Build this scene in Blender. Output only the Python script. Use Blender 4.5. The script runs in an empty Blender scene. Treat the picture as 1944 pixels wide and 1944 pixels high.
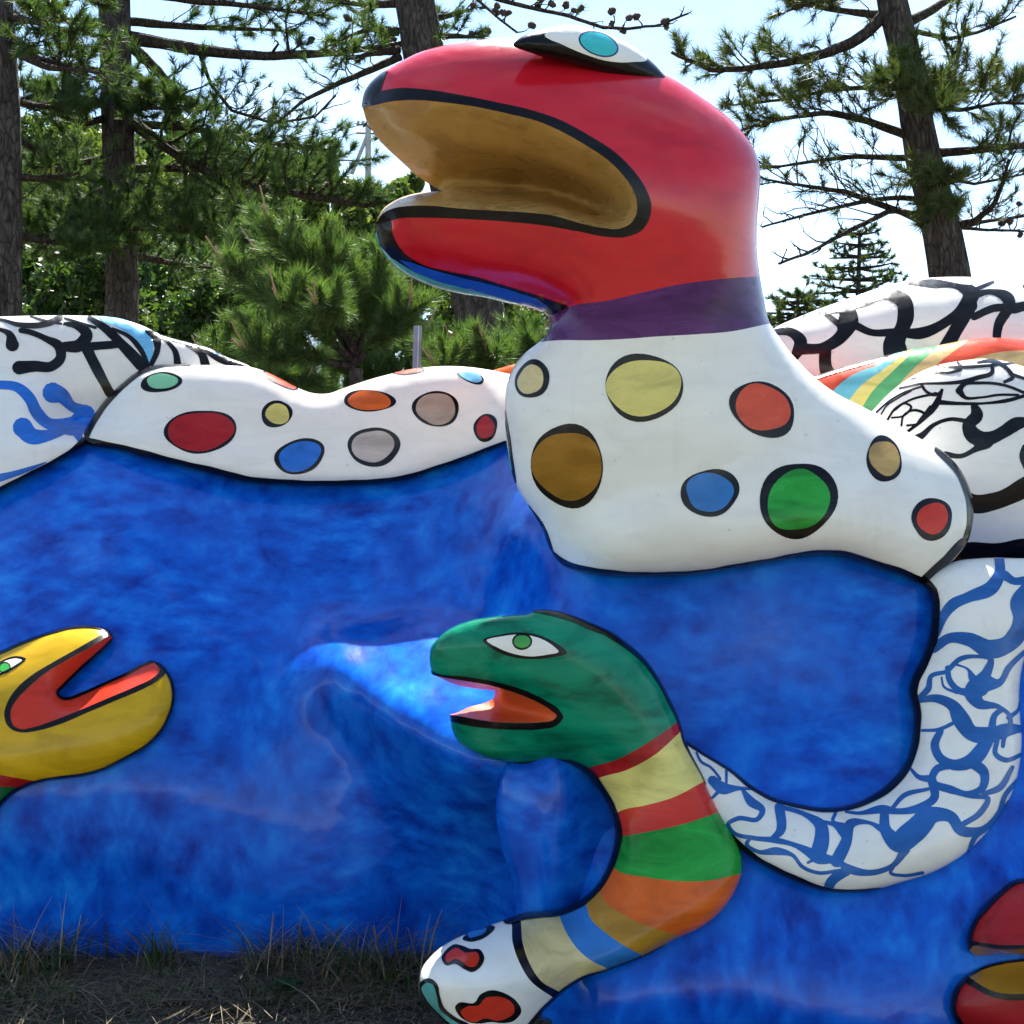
import bpy, math, random
import numpy as np
from mathutils import Vector
from mathutils.geometry import delaunay_2d_cdt

# ------------------------------------------------------------------ camera, sky, sun, exposure
SC = bpy.context.scene
FOV = math.radians(40.0)
TF = math.tan(FOV / 2)
CAM_H = 1.30
SUN_ELEV = math.radians(53.8)
SUN_ROT = math.radians(1)            # seen from above, clockwise from +Y

cam_d = bpy.data.cameras.new("camera")
cam = bpy.data.objects.new("camera", cam_d)
SC.collection.objects.link(cam)
cam.location = (0, 0, CAM_H)
cam.rotation_euler = (math.radians(90), 0, 0)
cam_d.sensor_fit = 'HORIZONTAL'
cam_d.angle = FOV
cam_d.clip_start = 0.05
cam_d.clip_end = 2000
SC.camera = cam

world = bpy.data.worlds.new("World")
SC.world = world
world.use_nodes = True
wn, wl = world.node_tree.nodes, world.node_tree.links
wn.clear()
sky = wn.new("ShaderNodeTexSky")
sky.sky_type = 'NISHITA'
sky.sun_disc = False
sky.sun_elevation = SUN_ELEV
sky.sun_rotation = SUN_ROT
sky.air_density = 1.0
sky.dust_density = 0.08
sky.ozone_density = 1.0
wtc = wn.new("ShaderNodeTexCoord")
wmap = wn.new("ShaderNodeMapping")
wmap.inputs["Scale"].default_value = (1.0, 1.0, 3.2)
wl.new(wtc.outputs["Generated"], wmap.inputs["Vector"])
wnoise = wn.new("ShaderNodeTexNoise")
wnoise.inputs["Scale"].default_value = 2.1
wnoise.inputs["Detail"].default_value = 5
wnoise.inputs["Roughness"].default_value = 0.58
wl.new(wmap.outputs["Vector"], wnoise.inputs["Vector"])
wramp = wn.new("ShaderNodeValToRGB")
wramp.color_ramp.elements[0].position = 0.50
wramp.color_ramp.elements[0].color = (0, 0, 0, 1)
wramp.color_ramp.elements[1].position = 0.84
wramp.color_ramp.elements[1].color = (0.42, 0.42, 0.42, 1)
wl.new(wnoise.outputs["Fac"], wramp.inputs["Fac"])
wmix = wn.new("ShaderNodeMix")
wmix.data_type = 'RGBA'
wmix.inputs["B"].default_value = (9.6, 9.9, 10.4, 1)
wl.new(wramp.outputs["Color"], wmix.inputs["Factor"])
wl.new(sky.outputs["Color"], wmix.inputs["A"])
wbg = wn.new("ShaderNodeBackground")
wbg.inputs["Strength"].default_value = 0.08
wl.new(wmix.outputs["Result"], wbg.inputs["Color"])
wout = wn.new("ShaderNodeOutputWorld")
wl.new(wbg.outputs["Background"], wout.inputs["Surface"])

sun_d = bpy.data.lights.new("sun", 'SUN')
sun = bpy.data.objects.new("sun", sun_d)
SC.collection.objects.link(sun)
sun_d.energy = 5.0
sun_d.angle = math.radians(0.53)
sun_d.color = (1.0, 0.955, 0.88)
to_sun = Vector((math.sin(SUN_ROT) * math.cos(SUN_ELEV), math.cos(SUN_ROT) * math.cos(SUN_ELEV), math.sin(SUN_ELEV)))
sun.rotation_euler = to_sun.to_track_quat('Z', 'Y').to_euler()

SC.view_settings.view_transform = 'Standard'
SC.view_settings.look = 'None'
SC.view_settings.gamma = 1.0
SC.view_settings.use_curve_mapping = False
SC.view_settings.exposure = 1.8
SC.render.engine = 'CYCLES'
SC.cycles.use_denoising = True
SC.cycles.max_bounces = 5
SC.cycles.use_adaptive_sampling = True
SC.cycles.adaptive_threshold = 0.03
SC.cycles.transparent_max_bounces = 6
SC.cycles.sample_clamp_indirect = 6.0

rng = np.random.default_rng(7)
random.seed(7)
COL = SC.collection

# ------------------------------------------------------------------ materials (procedural)
def new_mat(name):
    m = bpy.data.materials.new(name)
    m.use_nodes = True
    nt = m.node_tree
    nt.nodes.clear()
    out = nt.nodes.new("ShaderNodeOutputMaterial")
    b = nt.nodes.new("ShaderNodeBsdfPrincipled")
    nt.links.new(b.outputs["BSDF"], out.inputs["Surface"])
    return m, nt, b, out

def objcoord(nt, scale=(1, 1, 1), rot=(0, 0, 0)):
    tc = nt.nodes.new("ShaderNodeTexCoord")
    mp = nt.nodes.new("ShaderNodeMapping")
    mp.inputs["Scale"].default_value = scale
    mp.inputs["Rotation"].default_value = rot
    nt.links.new(tc.outputs["Object"], mp.inputs["Vector"])
    return mp.outputs["Vector"]

def noise(nt, vec, scale, detail=4, rough=0.5, dist=0.0):
    n = nt.nodes.new("ShaderNodeTexNoise")
    n.inputs["Scale"].default_value = scale
    n.inputs["Detail"].default_value = detail
    n.inputs["Roughness"].default_value = rough
    n.inputs["Distortion"].default_value = dist
    nt.links.new(vec, n.inputs["Vector"])
    return n.outputs["Fac"]

def ramp(nt, fac, stops, interp='LINEAR'):
    r = nt.nodes.new("ShaderNodeValToRGB")
    cr = r.color_ramp
    cr.interpolation = interp
    while len(cr.elements) < len(stops):
        cr.elements.new(0.5)
    for e, (p, c) in zip(cr.elements, stops):
        e.position = p
        e.color = (*c, 1) if len(c) == 3 else c
    nt.links.new(fac, r.inputs["Fac"])
    return r.outputs["Color"]

def mathn(nt, op, a, b):
    n = nt.nodes.new("ShaderNodeMath")
    n.operation = op
    for i, x in enumerate((a, b)):
        if isinstance(x, (int, float)):
            n.inputs[i].default_value = x
        else:
            nt.links.new(x, n.inputs[i])
    return n.outputs[0]

def mixc(nt, fac, a, b, mode='MIX'):
    n = nt.nodes.new("ShaderNodeMix")
    n.data_type = 'RGBA'
    n.blend_type = mode
    for k, x in (("Factor", fac), ("A", a), ("B", b)):
        if isinstance(x, (int, float)):
            n.inputs[k].default_value = x
        elif isinstance(x, tuple):
            n.inputs[k].default_value = (*x, 1)
        else:
            nt.links.new(x, n.inputs[k])
    return n.outputs["Result"]

def bump(nt, b, h, strength, dist):
    n = nt.nodes.new("ShaderNodeBump")
    n.inputs["Strength"].default_value = strength
    n.inputs["Distance"].default_value = dist
    nt.links.new(h, n.inputs["Height"])
    nt.links.new(n.outputs["Normal"], b.inputs["Normal"])

def paint(name, col, var=0.10, rough=0.22, specks=False, spec=0.25):
    """glossy hand-brushed enamel"""
    m, nt, b, _ = new_mat(name)
    v = objcoord(nt, (4, 4, 11), (0.3, 0.5, 0.2))
    n1 = noise(nt, v, 1.3, 4, 0.62, 0.7)
    d = tuple(max(0, c * (1 - var * 1.8)) for c in col)
    l = tuple(min(0.9, c * (1 + var) + var * 0.02) for c in col)
    c = ramp(nt, n1, [(0.34, d), (0.5, col), (0.66, l)])
    if specks:
        s = noise(nt, objcoord(nt, (1, 1, 1)), 55, 1, 0.5)
        sm = ramp(nt, s, [(0.76, (0, 0, 0)), (0.79, (1, 1, 1))])
        c = mixc(nt, mathn(nt, 'MULTIPLY', sm, 0.35), c, (0.35, 0.30, 0.24))
        g = noise(nt, objcoord(nt, (1, 1, 0.5)), 2.4, 4, 0.65)
        gm = ramp(nt, g, [(0.5, (0, 0, 0)), (0.75, (1, 1, 1))])
        c = mixc(nt, mathn(nt, 'MULTIPLY', gm, 0.22), c, (0.60, 0.53, 0.40))
        dr = ramp(nt, noise(nt, objcoord(nt, (22, 22, 1.1)), 1.0, 3, 0.6), [(0.60, (0, 0, 0)), (0.80, (1, 1, 1))])
        c = mixc(nt, mathn(nt, 'MULTIPLY', dr, 0.22), c, (0.50, 0.46, 0.38))
    nt.links.new(c, b.inputs["Base Color"])
    rr = ramp(nt, n1, [(0.3, (rough * 0.7,) * 3), (0.7, (rough * 1.4,) * 3)])
    nt.links.new(rr, b.inputs["Roughness"])
    b.inputs["Specular IOR Level"].default_value = spec
    bump(nt, b, mathn(nt, 'ADD', mathn(nt, 'MULTIPLY', n1, 0.25), noise(nt, objcoord(nt), 5.0, 3, 0.5)), 0.16, 0.012)
    return m

def blue_wall_mat():
    """blue enamel scrubbed on with a broad brush in all directions"""
    m, nt, b, _ = new_mat("brushed blue enamel")
    def strokes(sc, rot, scale, dist):
        return noise(nt, objcoord(nt, sc, rot), scale, 6, 0.57, dist)
    a1 = strokes((1.6, 1.6, 3.0), (0.0, 0.85, 0.0), 5.2, 0.15)
    a2 = strokes((2.6, 1.7, 1.7), (0.0, 0.75, 0.0), 4.6, 0.2)
    pick = noise(nt, objcoord(nt), 1.7, 2, 0.5, 0.5)
    pm = ramp(nt, pick, [(0.42, (0, 0, 0)), (0.58, (1, 1, 1))])
    f = mixc(nt, pm, a1, a2)
    c = ramp(nt, f, [(0.30, (0.002, 0.032, 0.28)), (0.42, (0.003, 0.068, 0.43)), (0.53, (0.004, 0.110, 0.56)), (0.64, (0.007, 0.165, 0.65)), (0.76, (0.020, 0.24, 0.72))])
    nt.links.new(c, b.inputs["Base Color"])
    rr = ramp(nt, pick, [(0.3, (0.085,) * 3), (0.7, (0.15,) * 3)])
    nt.links.new(rr, b.inputs["Roughness"])
    b.inputs["Coat Weight"].default_value = 0.0
    b.inputs["Specular IOR Level"].default_value = 0.24
    b.inputs["Coat Roughness"].default_value = 0.08
    bump(nt, b, mathn(nt, 'ADD', mathn(nt, 'MULTIPLY', a2, 0.25), noise(nt, objcoord(nt), 3.3, 3, 0.55)), 0.35, 0.018)
    return m

M = {}
M['blue_wall'] = blue_wall_mat()
M['white'] = paint("white enamel", (0.82, 0.79, 0.70), 0.035, 0.19, True, spec=0.3)
M['black'] = paint("black enamel", (0.005, 0.0045, 0.005), 0.25, 0.22, spec=0.25)
M['red'] = paint("crimson enamel", (0.57, 0.010, 0.022), 0.08, 0.13, spec=0.5)
M['purple'] = paint("purple enamel", (0.085, 0.020, 0.115), 0.25, 0.24)
M['tan_mouth'] = paint("tan enamel", (0.52, 0.315, 0.095), 0.12, 0.28)
M['navy'] = paint("navy enamel", (0.008, 0.03, 0.16), 0.2, 0.2)
M['bright_blue'] = paint("cobalt enamel", (0.012, 0.085, 0.50), 0.2, 0.2)
M['teal'] = paint("teal enamel", (0.08, 0.38, 0.36), 0.15, 0.2)
M['eye_teal'] = paint("turquoise gloss", (0.05, 0.50, 0.50), 0.10, 0.08)
M['yellow'] = paint("pale yellow enamel", (0.68, 0.58, 0.16), 0.15)
M['cream'] = paint("cream enamel", (0.64, 0.51, 0.23), 0.15)
M['brown'] = paint("ochre brown enamel", (0.30, 0.135, 0.012), 0.15)
M['coral'] = paint("vermilion enamel", (0.62, 0.075, 0.030), 0.15)
M['red2'] = paint("signal red enamel", (0.58, 0.035, 0.015), 0.10)
M['dark_red'] = paint("dark red enamel", (0.36, 0.012, 0.014), 0.15)
M['tan'] = paint("tan paint", (0.50, 0.31, 0.10), 0.15)
M['taupe'] = paint("taupe enamel", (0.36, 0.27, 0.20), 0.15)
M['greige'] = paint("greige enamel", (0.50, 0.43, 0.37), 0.15)
M['steel_blue'] = paint("mid blue enamel", (0.030, 0.17, 0.46), 0.10)
M['blue_spot'] = paint("bright blue enamel", (0.018, 0.14, 0.52), 0.15)
M['sky_blue'] = paint("sky blue enamel", (0.16, 0.48, 0.72), 0.15)
M['grass_green'] = paint("leaf green enamel", (0.020, 0.30, 0.035), 0.22)
M['mint'] = paint("mint enamel", (0.22, 0.55, 0.30), 0.10)
M['green_head'] = paint("emerald enamel", (0.003, 0.20, 0.105), 0.26, 0.15, spec=0.22)
M['orange'] = paint("orange enamel", (0.66, 0.115, 0.012), 0.15)
M['orange_mouth'] = paint("orange red enamel", (0.60, 0.100, 0.025), 0.08, 0.4, spec=0.2)
M['gold'] = paint("golden yellow enamel", (0.58, 0.34, 0.008), 0.12)
M['ochre'] = paint("ochre enamel", (0.42, 0.20, 0.020), 0.12)
M['squiggle_blue'] = paint("squiggle blue enamel", (0.020, 0.115, 0.36), 0.12)
M['eye_green'] = paint("eye green enamel", (0.05, 0.36, 0.06), 0.10)
M['deep_green'] = paint("deep green enamel", (0.004, 0.09, 0.03), 0.2)  # dark green paint of the yellow serpent's neck
M['rain_green'] = paint("rainbow green enamel", (0.10, 0.36, 0.14), 0.1)
M['rain_teal'] = paint("rainbow turquoise enamel", (0.15, 0.46, 0.50), 0.1)
M['rain_tan'] = paint("rainbow sand enamel", (0.58, 0.40, 0.17), 0.15)

def bark_mat(name, c1, c2, c3):
    m, nt, b, _ = new_mat(name)
    v = objcoord(nt, (1, 1, 0.28))
    vo = nt.nodes.new("ShaderNodeTexVoronoi")
    vo.feature = 'DISTANCE_TO_EDGE'
    vo.inputs["Scale"].default_value = 26
    dv = nt.nodes.new("ShaderNodeTexNoise"); dv.inputs["Scale"].default_value = 7; nt.links.new(v, dv.inputs["Vector"])
    va = nt.nodes.new("ShaderNodeVectorMath"); va.operation = 'MULTIPLY_ADD'; va.inputs[1].default_value = (0.16, 0.16, 0.16)
    nt.links.new(dv.outputs["Color"], va.inputs[0]); nt.links.new(v, va.inputs[2]); nt.links.new(va.outputs[0], vo.inputs["Vector"])
    n = noise(nt, v, 26, 6, 0.7)
    e = ramp(nt, vo.outputs["Distance"], [(0.0, (0.1, 0.1, 0.1)), (0.12, (1, 1, 1))])
    c = ramp(nt, n, [(0.3, c1), (0.52, c2), (0.72, c3)])
    c = mixc(nt, 0.7, c, e, 'MULTIPLY')
    nt.links.new(c, b.inputs["Base Color"])
    b.inputs["Roughness"].default_value = 0.95
    b.inputs["Specular IOR Level"].default_value = 0.15
    bump(nt, b, mathn(nt, 'ADD', vo.outputs["Distance"], mathn(nt, 'MULTIPLY', n, 0.5)), 0.9, 0.04)
    return m
M['bark'] = bark_mat("pine bark", (0.032, 0.026, 0.023), (0.080, 0.066, 0.057), (0.165, 0.14, 0.12))
M['twig'] = bark_mat("dark twig bark", (0.030, 0.022, 0.018), (0.06, 0.045, 0.035), (0.10, 0.08, 0.06))

def leaf_mat(name, dark, mid, light, trans=0.35, scale=0.9):
    m, nt, b, out = new_mat(name)
    g = nt.nodes.new("ShaderNodeNewGeometry")
    n = noise(nt, objcoord(nt), scale, 3, 0.6)
    mx = mathn(nt, 'ADD', mathn(nt, 'MULTIPLY', g.outputs["Random Per Island"], 0.5), mathn(nt, 'MULTIPLY', n, 0.5))
    c = ramp(nt, mx, [(0.25, dark), (0.5, mid), (0.78, light)])
    nt.links.new(c, b.inputs["Base Color"])
    b.inputs["Roughness"].default_value = 0.5
    b.inputs["Specular IOR Level"].default_value = 0.25
    t = nt.nodes.new("ShaderNodeBsdfTranslucent")
    c2 = mixc(nt, 1.0, c, (1.0, 1.15, 0.45), 'MULTIPLY')
    nt.links.new(c2, t.inputs["Color"])
    ms = nt.nodes.new("ShaderNodeMixShader")
    ms.inputs[0].default_value = trans
    nt.links.new(b.outputs["BSDF"], ms.inputs[1])
    nt.links.new(t.outputs["BSDF"], ms.inputs[2])
    nt.links.new(ms.outputs[0], out.inputs["Surface"])
    return m
M['needle'] = leaf_mat("pine needles", (0.032, 0.066, 0.028), (0.066, 0.115, 0.040), (0.13, 0.17, 0.052), 0.40)
M['needle_warm'] = leaf_mat("yellowish pine needles", (0.035, 0.058, 0.024), (0.07, 0.10, 0.034), (0.13, 0.145, 0.042), 0.32)
M['needle_young'] = leaf_mat("young pine needles", (0.045, 0.090, 0.028), (0.085, 0.145, 0.038), (0.16, 0.215, 0.07), 0.42)
M['leaf_hill'] = leaf_mat("broad leaves", (0.026, 0.055, 0.020), (0.060, 0.105, 0.030), (0.115, 0.155, 0.042), 0.40, 0.35)
M['leaf_hill2'] = leaf_mat("light broad leaves", (0.05, 0.08, 0.022), (0.10, 0.14, 0.034), (0.17, 0.19, 0.055), 0.40, 0.35)
M['candle'] = leaf_mat("young pine shoot", (0.20, 0.12, 0.07), (0.30, 0.19, 0.11), (0.40, 0.28, 0.17), 0.1)
M['dry_grass'] = leaf_mat("dry grass", (0.07, 0.050, 0.030), (0.17, 0.125, 0.07), (0.36, 0.285, 0.175), 0.15, 3)
M['green_grass'] = leaf_mat("green grass", (0.014, 0.036, 0.010), (0.030, 0.062, 0.016), (0.06, 0.105, 0.026), 0.3, 3)

def soil_mat():
    m, nt, b, _ = new_mat("soil and dry grass")
    v = objcoord(nt)
    n = noise(nt, v, 9, 6, 0.7)
    n2 = noise(nt, v, 0.7, 4, 0.6)
    c = ramp(nt, n, [(0.3, (0.016, 0.011, 0.008)), (0.5, (0.034, 0.024, 0.016)), (0.7, (0.075, 0.055, 0.036))])
    far = ramp(nt, n, [(0.3, (0.065, 0.053, 0.023)), (0.5, (0.12, 0.10, 0.048)), (0.7, (0.20, 0.17, 0.09))])
    mask = ramp(nt, n2, [(0.40, (0.25, 0.25, 0.25)), (0.55, (0.9, 0.9, 0.9))])
    # bare soil where nothing grows along the foot of the sculpture
    sp0 = nt.nodes.new("ShaderNodeSeparateXYZ")
    nt.links.new(v, sp0.inputs[0])
    bed = ramp(nt, mathn(nt, 'DIVIDE', mathn(nt, 'ABSOLUTE', mathn(nt, 'SUBTRACT', sp0.outputs["Y"], 4.4), 0.0), 4.0), [(0.30, (0.0, 0.0, 0.0)), (0.42, (1, 1, 1))])
    c = mixc(nt, mathn(nt, 'MULTIPLY', mask, bed), c, far)
    # woodland floor up the hill
    sp = nt.nodes.new("ShaderNodeSeparateXYZ")
    nt.links.new(v, sp.inputs[0])
    w = ramp(nt, mathn(nt, 'DIVIDE', sp.outputs["Y"], 30.0), [(0.45, (0, 0, 0)), (0.6, (1, 1, 1))])
    c = mixc(nt, w, c, ramp(nt, noise(nt, v, 1.6, 6, 0.7), [(0.35, (0.012, 0.022, 0.008)), (0.65, (0.05, 0.075, 0.02))]))
    nt.links.new(c, b.inputs["Base Color"])
    b.inputs["Roughness"].default_value = 0.95
    bump(nt, b, n, 0.7, 0.03)
    return m
M['soil'] = soil_mat()
def plain(name, col, rough=0.6, metal=0.0, sc=14):
    m, nt, b, _ = new_mat(name)
    n = noise(nt, objcoord(nt), sc, 5, 0.6)
    nt.links.new(ramp(nt, n, [(0.3, tuple(c * 0.75 for c in col)), (0.7, tuple(c * 1.2 for c in col))]), b.inputs["Base Color"])
    b.inputs["Roughness"].default_value = rough
    b.inputs["Metallic"].default_value = metal
    return m
M['pebble'] = plain("pebble stone", (0.12, 0.10, 0.085), 0.85)
M['grey_metal'] = plain("grey painted metal", (0.20, 0.20, 0.22), 0.5, 0.2)
M['concrete'] = plain("concrete pole", (0.42, 0.42, 0.42), 0.8)
M['cone'] = plain("pine cone scales", (0.055, 0.040, 0.032), 0.9)

# ------------------------------------------------------------------ object helpers
def tag(o, label=None, cat=None, group=None, kind=None):
    if label: o["label"] = label
    if cat: o["category"] = cat
    if group: o["group"] = group
    if kind: o["kind"] = kind
    return o

def empty(name, loc, label, cat, group=None):
    o = bpy.data.objects.new(name, None)
    o.empty_display_size = 0.1
    COL.objects.link(o)
    o.location = loc
    return tag(o, label, cat, group)

def mesh_obj(name, V, T, mat, parent=None, normals=None, smooth=True):
    """one mesh object from arrays; vertices are world coordinates"""
    V = np.asarray(V, dtype=np.float32).reshape(-1, 3)
    if parent is not None:
        p = parent
        off = np.zeros(3)
        while p is not None:
            off += np.array(p.location)
            p = p.parent
        V = V - off.astype(np.float32)
    me = bpy.data.meshes.new(name)
    T = np.asarray(T, dtype=np.int32)
    k = T.shape[1]
    me.vertices.add(len(V))
    me.vertices.foreach_set("co", V.ravel())
    me.loops.add(T.size)
    me.loops.foreach_set("vertex_index", T.ravel())
    me.polygons.add(len(T))
    me.polygons.foreach_set("loop_start", np.arange(0, T.size, k, dtype=np.int32))
    me.polygons.foreach_set("use_smooth", np.full(len(T), smooth))
    me.update()
    me.validate()
    if normals is not None and len(me.vertices) == len(normals):
        me.normals_split_custom_set_from_vertices([tuple(n) for n in normals])
    me.materials.append(M[mat])
    o = bpy.data.objects.new(name, me)
    COL.objects.link(o)
    if parent is not None:
        o.parent = parent
    return o

PX = 972.0
def ray(u, v):
    u = np.asarray(u, float); v = np.asarray(v, float)
    return np.stack([(u - PX) / PX * TF, np.ones_like(u), -(v - PX) / PX * TF], -1)
C0 = np.array([0, 0, CAM_H])
def at(u, v, d):
    """world point seen at photo position (u, v), d metres in front"""
    return C0 + ray(u, v) * np.asarray(d, float)[..., None]
def mpp(d):
    return TF * d / PX

# ------------------------------------------------------------------ 2D curves
def spline(pts, closed=True, step=5.0):
    P = np.asarray(pts, float)
    n = len(P)
    out = []
    m = n if closed else n - 1
    for i in range(m):
        if closed:
            p0, p1, p2, p3 = P[(i - 1) % n], P[i], P[(i + 1) % n], P[(i + 2) % n]
        else:
            p1, p2 = P[i], P[i + 1]
            p0 = P[i - 1] if i > 0 else 2 * p1 - p2
            p3 = P[i + 2] if i + 2 < n else 2 * p2 - p1
        L = np.linalg.norm((p2 - p1)[:2])
        k = max(1, int(math.ceil(L / step)))
        # centripetal-like tangents limited by the segment length
        def tan(a, b, c):
            la, lc = np.linalg.norm((b - a)[:2]) + 1e-6, np.linalg.norm((c - b)[:2]) + 1e-6
            return ((b - a) / la * lc + (c - b) / lc * la) / (la + lc)
        t1 = tan(p0, p1, p2) * L
        t2 = tan(p1, p2, p3) * L
        for j in range(k):
            t = j / k
            a, b, c, d = 2*t**3 - 3*t**2 + 1, t**3 - 2*t**2 + t, -2*t**3 + 3*t**2, t**3 - t**2
            out.append(a * p1 + b * t1 + c * p2 + d * t2)
    if not closed:
        out.append(P[-1])
    return np.array(out)

def z(org, s, pts):
    """photo positions from positions read off an enlarged crop"""
    r = []
    for p in pts:
        q = [org[0] + p[0] * s, org[1] + p[1] * s]
        if len(p) > 2:
            q.append(p[2] * s)
        r.append(tuple(q))
    return r

def inside(Q, poly):
    x, y = Q[:, 0], Q[:, 1]
    c = np.zeros(len(Q), bool)
    px, py = poly[:, 0], poly[:, 1]
    qx, qy = np.roll(px, -1), np.roll(py, -1)
    for a, b, e, f in zip(px, py, qx, qy):
        if b == f:
            continue
        m = ((b > y) != (f > y)) & (x < (e - a) * (y - b) / (f - b) + a)
        c ^= m
    return c

def dist_poly(Q, poly, closed=True):
    A = poly
    B = np.roll(poly, -1, 0) if closed else poly[1:]
    if not closed:
        A = poly[:-1]
    best = np.full(len(Q), 1e9)
    for i in range(0, len(Q), 2000):
        q = Q[i:i + 2000, None, :]
        d = B - A
        t = np.clip(((q - A) * d).sum(-1) / ((d * d).sum(-1) + 1e-9), 0, 1)
        best[i:i + 2000] = np.sqrt((((A + t[..., None] * d) - q) ** 2).sum(-1)).min(1)
    return best

def ellipse(cx, cy, rx, ry, rot=0, wob=0.03, seed=0, n=40):
    r = np.random.default_rng(seed + int(cx * 7 + cy))
    a = np.linspace(0, 2 * np.pi, n, endpoint=False)
    w = 1 + wob * np.sin(2 * a + r.uniform(0, 6)) + wob * 0.8 * np.sin(3 * a + r.uniform(0, 6)) + wob * .3 * np.sin(5 * a + r.uniform(0, 6))
    x, y = rx * np.cos(a) * w, ry * np.sin(a) * w
    c, s = math.cos(math.radians(rot)), math.sin(math.radians(rot))
    return np.stack([cx + x * c - y * s, cy + x * s + y * c], -1)

class Area:
    """a painted area: closed polygon"""
    def __init__(self, poly):
        self.poly = np.asarray(poly)
        self.cons = [(self.poly, True)]
    def has(self, Q):
        return inside(Q, self.poly)

class Ribbon:
    """a brushed line: centre line with a width at each point"""
    def __init__(self, pts, step=4.0, wmul=1.0):
        S = spline(pts, False, step)
        k = np.arange(len(S)) * step
        ph = float(S[0, 0] * 0.37 + S[0, 1] * 0.73)
        hand = 1 + 0.05 * np.sin(k / 23.0 + ph) + 0.025 * np.sin(k / 9.0 + 2 * ph) + 0.05 * np.sin(k / 51.0 + 3 * ph)
        self.c, self.w = S[:, :2], np.maximum(S[:, 2] * 0.5 * wmul * hand, 1.2)
        t = np.gradient(self.c, axis=0)
        t /= np.linalg.norm(t, axis=1)[:, None] + 1e-9
        n = np.stack([-t[:, 1], t[:, 0]], -1)
        l, r = self.c + n * self.w[:, None], self.c - n * self.w[:, None]
        def cap(c, t, n, w):
            return [c + t * w * math.sin(b) + n * w * math.cos(b) for b in np.linspace(0.4, np.pi - 0.4, 5)]
        e1 = cap(self.c[-1], t[-1], n[-1], self.w[-1])
        e0 = cap(self.c[0], -t[0], -n[0], self.w[0])
        self.cons = [(np.vstack([l, e1, r[::-1], e0]), True)]
    def has(self, Q):
        out = np.zeros(len(Q), bool)
        lo, hi = self.c.min(0) - self.w.max() - 1, self.c.max(0) + self.w.max() + 1
        near = np.where(((Q > lo) & (Q < hi)).all(1))[0]
        A, B = self.c[:-1], self.c[1:]
        d = B - A
        L2 = (d * d).sum(-1) + 1e-9
        for i in range(0, len(near), 2000):
            q = Q[near[i:i + 2000], None]
            t = np.clip(((q - A) * d).sum(-1) / L2, 0, 1)
            dd = np.sqrt((((A + t[..., None] * d) - q) ** 2).sum(-1))
            ww = self.w[:-1] + t * (self.w[1:] - self.w[:-1])
            out[near[i:i + 2000]] = (dd < ww * 1.01).any(1)
        return out

class Band:
    """a line painted along the rim: everything within w of the given rim stretch"""
    def __init__(self, pts, w, step=5.0, mul=1.55):
        self.r = Ribbon([(p[0], p[1], (2 * w if len(p) < 3 else 2 * p[2]) * mul) for p in pts], step)
        self.cons = self.r.cons
    def has(self, Q):
        return self.r.has(Q)

class Union:
    def __init__(self, items):
        self.items = items
        self.cons = [c for i in items for c in i.cons]
    def has(self, Q):
        o = np.zeros(len(Q), bool)
        for i in self.items:
            o |= i.has(Q)
        return o

# ------------------------------------------------------------------ rounded body blown up from its outline
def cg(L_i, L_j, L_w, diag, rhs, free, x0, iters=900):
    n = len(rhs)
    def mul(x):
        return diag * x - np.bincount(L_i, L_w * x[L_j], n) - np.bincount(L_j, L_w * x[L_i], n)
    x = x0.copy()
    r = np.where(free, rhs - mul(x), 0)
    Mi = np.where(free, 1 / np.maximum(diag, 1e-9), 0)
    zz = Mi * r
    p = zz.copy()
    rz = (r * zz).sum()
    r0 = rz + 1e-30
    for _ in range(iters):
        Ap = np.where(free, mul(p), 0)
        al = rz / ((p * Ap).sum() + 1e-30)
        x += al * p
        r -= al * Ap
        zz = Mi * r
        rn = (r * zz).sum()
        if rn < 1e-10 * r0:
            break
        p = zz + rn / rz * p
        rz = rn
    return x

def laplacian(P, T):
    a, b, c = P[T[:, 0]], P[T[:, 1]], P[T[:, 2]]
    def cot(o, p, q):
        u, v = p - o, q - o
        return ((u * v).sum(1)) / (np.abs(u[:, 0] * v[:, 1] - u[:, 1] * v[:, 0]) + 1e-6)
    wi, wj, ww = [], [], []
    for (i, j, o) in ((0, 1, 2), (1, 2, 0), (2, 0, 1)):
        wi.append(T[:, i]); wj.append(T[:, j])
        ww.append(0.5 * np.clip(cot(P[T[:, o]], P[T[:, i]], P[T[:, j]]), 0.02, 30))
    wi, wj, ww = map(np.concatenate, (wi, wj, ww))
    n = len(P)
    diag = np.bincount(wi, ww, n) + np.bincount(wj, ww, n)
    ar = 0.5 * np.abs((b - a)[:, 0] * (c - a)[:, 1] - (b - a)[:, 1] * (c - a)[:, 0])
    mass = np.bincount(T.ravel(), np.repeat(ar / 3, 3), n)
    return wi, wj, ww, diag, mass

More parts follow.
